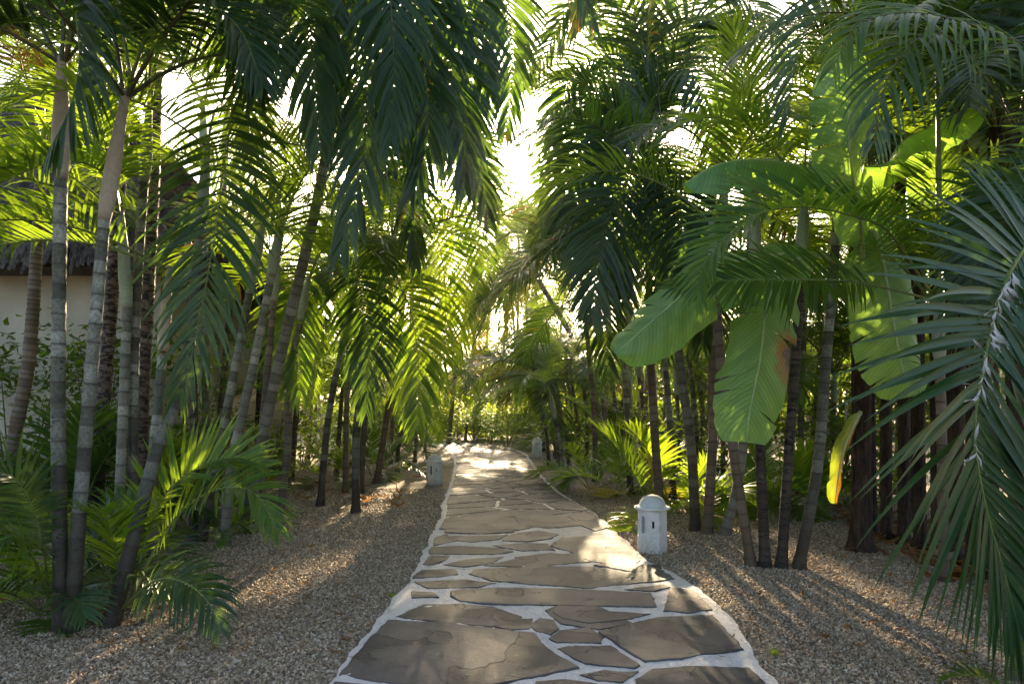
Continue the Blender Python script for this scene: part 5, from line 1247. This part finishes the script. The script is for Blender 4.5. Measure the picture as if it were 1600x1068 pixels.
# ------------------------------------------------------------------ thin out fronds: lanes of sun on the gravel and openings to the sky
EL, AZ = 20.5, 1.0
SUN = V((math.sin(R(AZ)) * math.cos(R(EL)), math.cos(R(AZ)) * math.cos(R(EL)), math.sin(R(EL))))
def prune():
    bpy.context.view_layer.update(); dg = bpy.context.evaluated_depsgraph_get(); rng = random.Random(12)
    auto_ = {o.name for o in AUTOF} | {o.name for o in COL.objects if o.name.startswith('crown') and not o.name.startswith('crowns')}
    def seg(a, b, w, n): return [V(a).lerp(V(b), i / (n - 1)) + V((rng.uniform(-w, w), 0, 0)) for i in range(n)]
    lanes = [(seg((2.93, 7.2, .08), (3.0, 4.1, .08), .16, 60), 3), (seg((1.95, 7.4, .08), (1.6, 4.9, .08), .2, 40), 4), (seg((1.15, 9.2, .08), (1.1, 6.3, .08), .3, 50), 3),
             (seg((-1.67, 7.44, .08), (-2.46, 4.5, .08), .2, 60), 2), (seg((-2.6, 5.1, 1.1), (-1.9, 5.1, 1.45), .05, 24), 3), (seg((-2.3, 8.5, 1.2), (-1.2, 9.5, 2.6), .3, 40), 5), *[([P(x + rng.uniform(-r, r), y + rng.uniform(-r * 2, r * 2), d) + V((0, 0.12, 0)) for _ in range(26)], 3) for x, y, d, r in [(1330, 180, 6.0, 40), (1190, 265, 5.8, 50), (1230, 340, 4.9, 70), (1450, 210, 6.1, 30), (1330, 180, 5.2, 40), (1330, 130, 5.2, 30), (760, 650, 30, 40), (830, 640, 30, 30), (700, 640, 26, 30), (790, 600, 32, 40), (1000, 760, 9.2, 30), (1050, 690, 9.6, 30), (1035, 750, 9.0, 36), (975, 730, 10.2, 30), (1015, 720, 9.4, 30), (1150, 700, 9.5, 30), (500, 540, 9.3, 40), (640, 470, 9.7, 40), (560, 480, 9.2, 30), (720, 450, 22, 30), (800, 580, 28, 40), (680, 600, 18, 30), (400, 320, 8, 40), (150, 330, 6.6, 40), (330, 440, 8.4, 40), (900, 640, 16, 30), (1100, 620, 10.5, 30)]],
             (seg((-.6, 16.3, .08), (-.2, 18.6, .08), .3, 30), 3), (seg((2.6, 9, .08), (3.2, 12, .08), .4, 40), 4), (seg((-2.6, 9.5, .08), (-2.2, 13, .08), .3, 40), 4),
             (seg((1.9, 8.6, 0.4), (2.6, 8.6, 1.0), .2, 30), 4)]
    jobs = [([(p, SUN) for p in L], k) for L, k in lanes]
    eye = V((0, 0, CAMH))
    for x, y, r in [(302, 195, 22), (345, 110, 14), (415, 125, 14), (262, 165, 10), (295, 285, 12), (1010, 15, 18)]:
        rays = []
        for i in range(22):
            a, q = rng.uniform(0, 6.28), r * math.sqrt(rng.random()); rays.append((eye, (P(x + q * math.cos(a), y + q * math.sin(a), 1) - eye).normalized()))
        jobs.append((rays, 3))
    jobs.append(([(eye, (P(1330 + rng.uniform(-42, 30), 180 + rng.uniform(-95, 90), 1) - eye).normalized()) for _ in range(40)], 5, 5.1))
    jobs.append(([(eye, (P(1180 + rng.uniform(-80, 60), 268 + rng.uniform(-14, 10), 1) - eye).normalized()) for _ in range(30)], 5, 5.4))
    gone = set()
    for rays, k, *far_ in jobs:
        cnt = {}
        for q, d in rays:
            q = q.copy(); seen = set()
            for _ in range(60):
                hit, loc, nr, ix, ob, m = SC.ray_cast(dg, q, d)
                if not hit: break
                if far_ and (loc - eye).length > far_[0]: break
                if ob.name in auto_ and ob.name not in seen and not (q is eye and (loc - eye).length < 3): cnt[ob.name] = cnt.get(ob.name, 0) + 1; seen.add(ob.name)
                q = loc + d * 0.004
        gone |= {n for n, c in cnt.items() if c >= k}
    def drop(par):
        for c in list(par.children): bpy.data.objects.remove(c)
        bpy.data.objects.remove(par)
    by = {}
    for n in sorted(gone):
        o = bpy.data.objects[n]; by.setdefault(o.parent.name, []).append(o)
    for pn in sorted(by):
        par = bpy.data.objects[pn]; fr = [c for c in par.children if c.name.startswith('frond')]; out = by[pn]
        if not fr: drop(par); continue                # a far palm, crown in one piece
        left = len(fr) - len(out)
        if left < 3 and ('middle distance' in par.get('group', '') or 'low ' in par.get('group', '')): drop(par); continue
        for o in out[:max(0, len(fr) - 3)]: bpy.data.objects.remove(o)
    print('PRUNED', len(gone))
prune()
gravel()
def haze():
    m, nt = new_mat('warm morning air'); pv = nt.nodes.new('ShaderNodeVolumePrincipled')  # thin haze volume added for the glow around the sun
    pv.inputs['Color'].default_value = (1.0, 0.95, 0.86, 1); pv.inputs['Density'].default_value = 0.00025; pv.inputs['Anisotropy'].default_value = 0.8
    o = nt.nodes.new('ShaderNodeOutputMaterial'); nt.links.new(pv.outputs[0], o.inputs['Volume'])
    x, y0, y1, z0, z1 = 190, -70, 270, -1.0, 19.0
    v = [(a, b, c) for c in (z0, z1) for a, b in ((-x, y0), (x, y0), (x, y1), (-x, y1))]
    f = [(3, 2, 1, 0), (4, 5, 6, 7), (0, 1, 5, 4), (1, 2, 6, 5), (2, 3, 7, 6), (3, 0, 4, 7)]
    tag(link('haze', make_mesh('haze', v, f, [m], smooth=False)), kind='stuff')
haze()
# ------------------------------------------------------------------ sky, sun, camera
w = bpy.data.worlds.new('World'); SC.world = w; w.use_nodes = True
nt = w.node_tree; nt.nodes.clear()
sky = nt.nodes.new('ShaderNodeTexSky'); sky.sky_type = 'NISHITA'; sky.sun_disc = False
sky.sun_elevation = R(EL); sky.sun_rotation = R(AZ); sky.air_density = 0.8; sky.dust_density = 4.0
sky.ozone_density = 0.4
bg = nt.nodes.new('ShaderNodeBackground'); bg.inputs['Strength'].default_value = 0.115
wo = nt.nodes.new('ShaderNodeOutputWorld'); tint = nt.nodes.new('ShaderNodeMix'); tint.data_type = 'RGBA'; tint.blend_type = 'MULTIPLY'; tint.inputs[0].default_value = 1.0; tint.inputs[7].default_value = (1.0, 0.975, 0.94, 1)
nt.links.new(sky.outputs[0], tint.inputs[6]); nt.links.new(tint.outputs[2], bg.inputs[0]); nt.links.new(bg.outputs[0], wo.inputs[0])
sl = bpy.data.lights.new('sun', 'SUN'); sl.energy = 5.0; sl.angle = R(0.5); sl.color = (1.0, 0.78, 0.48)
so = link('sun', sl); d = V((math.sin(R(AZ)) * math.cos(R(EL)), math.cos(R(AZ)) * math.cos(R(EL)), math.sin(R(EL))))
so.rotation_euler = d.to_track_quat('Z', 'Y').to_euler(); so.location = d * 60
cam = bpy.data.cameras.new('camera'); cam.sensor_width = 36.0; cam.lens = 36.0 * F / 1600; cam.shift_y = (HOR - 534) / 1600
cam.clip_end = 2000; cam.clip_start = 0.05
co = link('camera', cam, None, (0, 0, CAMH)); co.rotation_euler = (R(90), 0, 0); SC.camera = co
SC.view_settings.view_transform = 'Standard'; SC.view_settings.look = 'None'; SC.view_settings.gamma = 1.0
SC.view_settings.exposure = 2.33
cy = SC.cycles
cy.max_bounces = 8; cy.diffuse_bounces = 4; cy.glossy_bounces = 2; cy.transmission_bounces = 4; cy.transparent_max_bounces = 4; cy.volume_bounces = 0
SC.render.filter_size = 1.1; cy.use_denoising = True; cy.use_adaptive_sampling = True; cy.adaptive_threshold = 0.02
cy.caustics_reflective = False; cy.caustics_refractive = False; cy.sample_clamp_indirect = 6.0
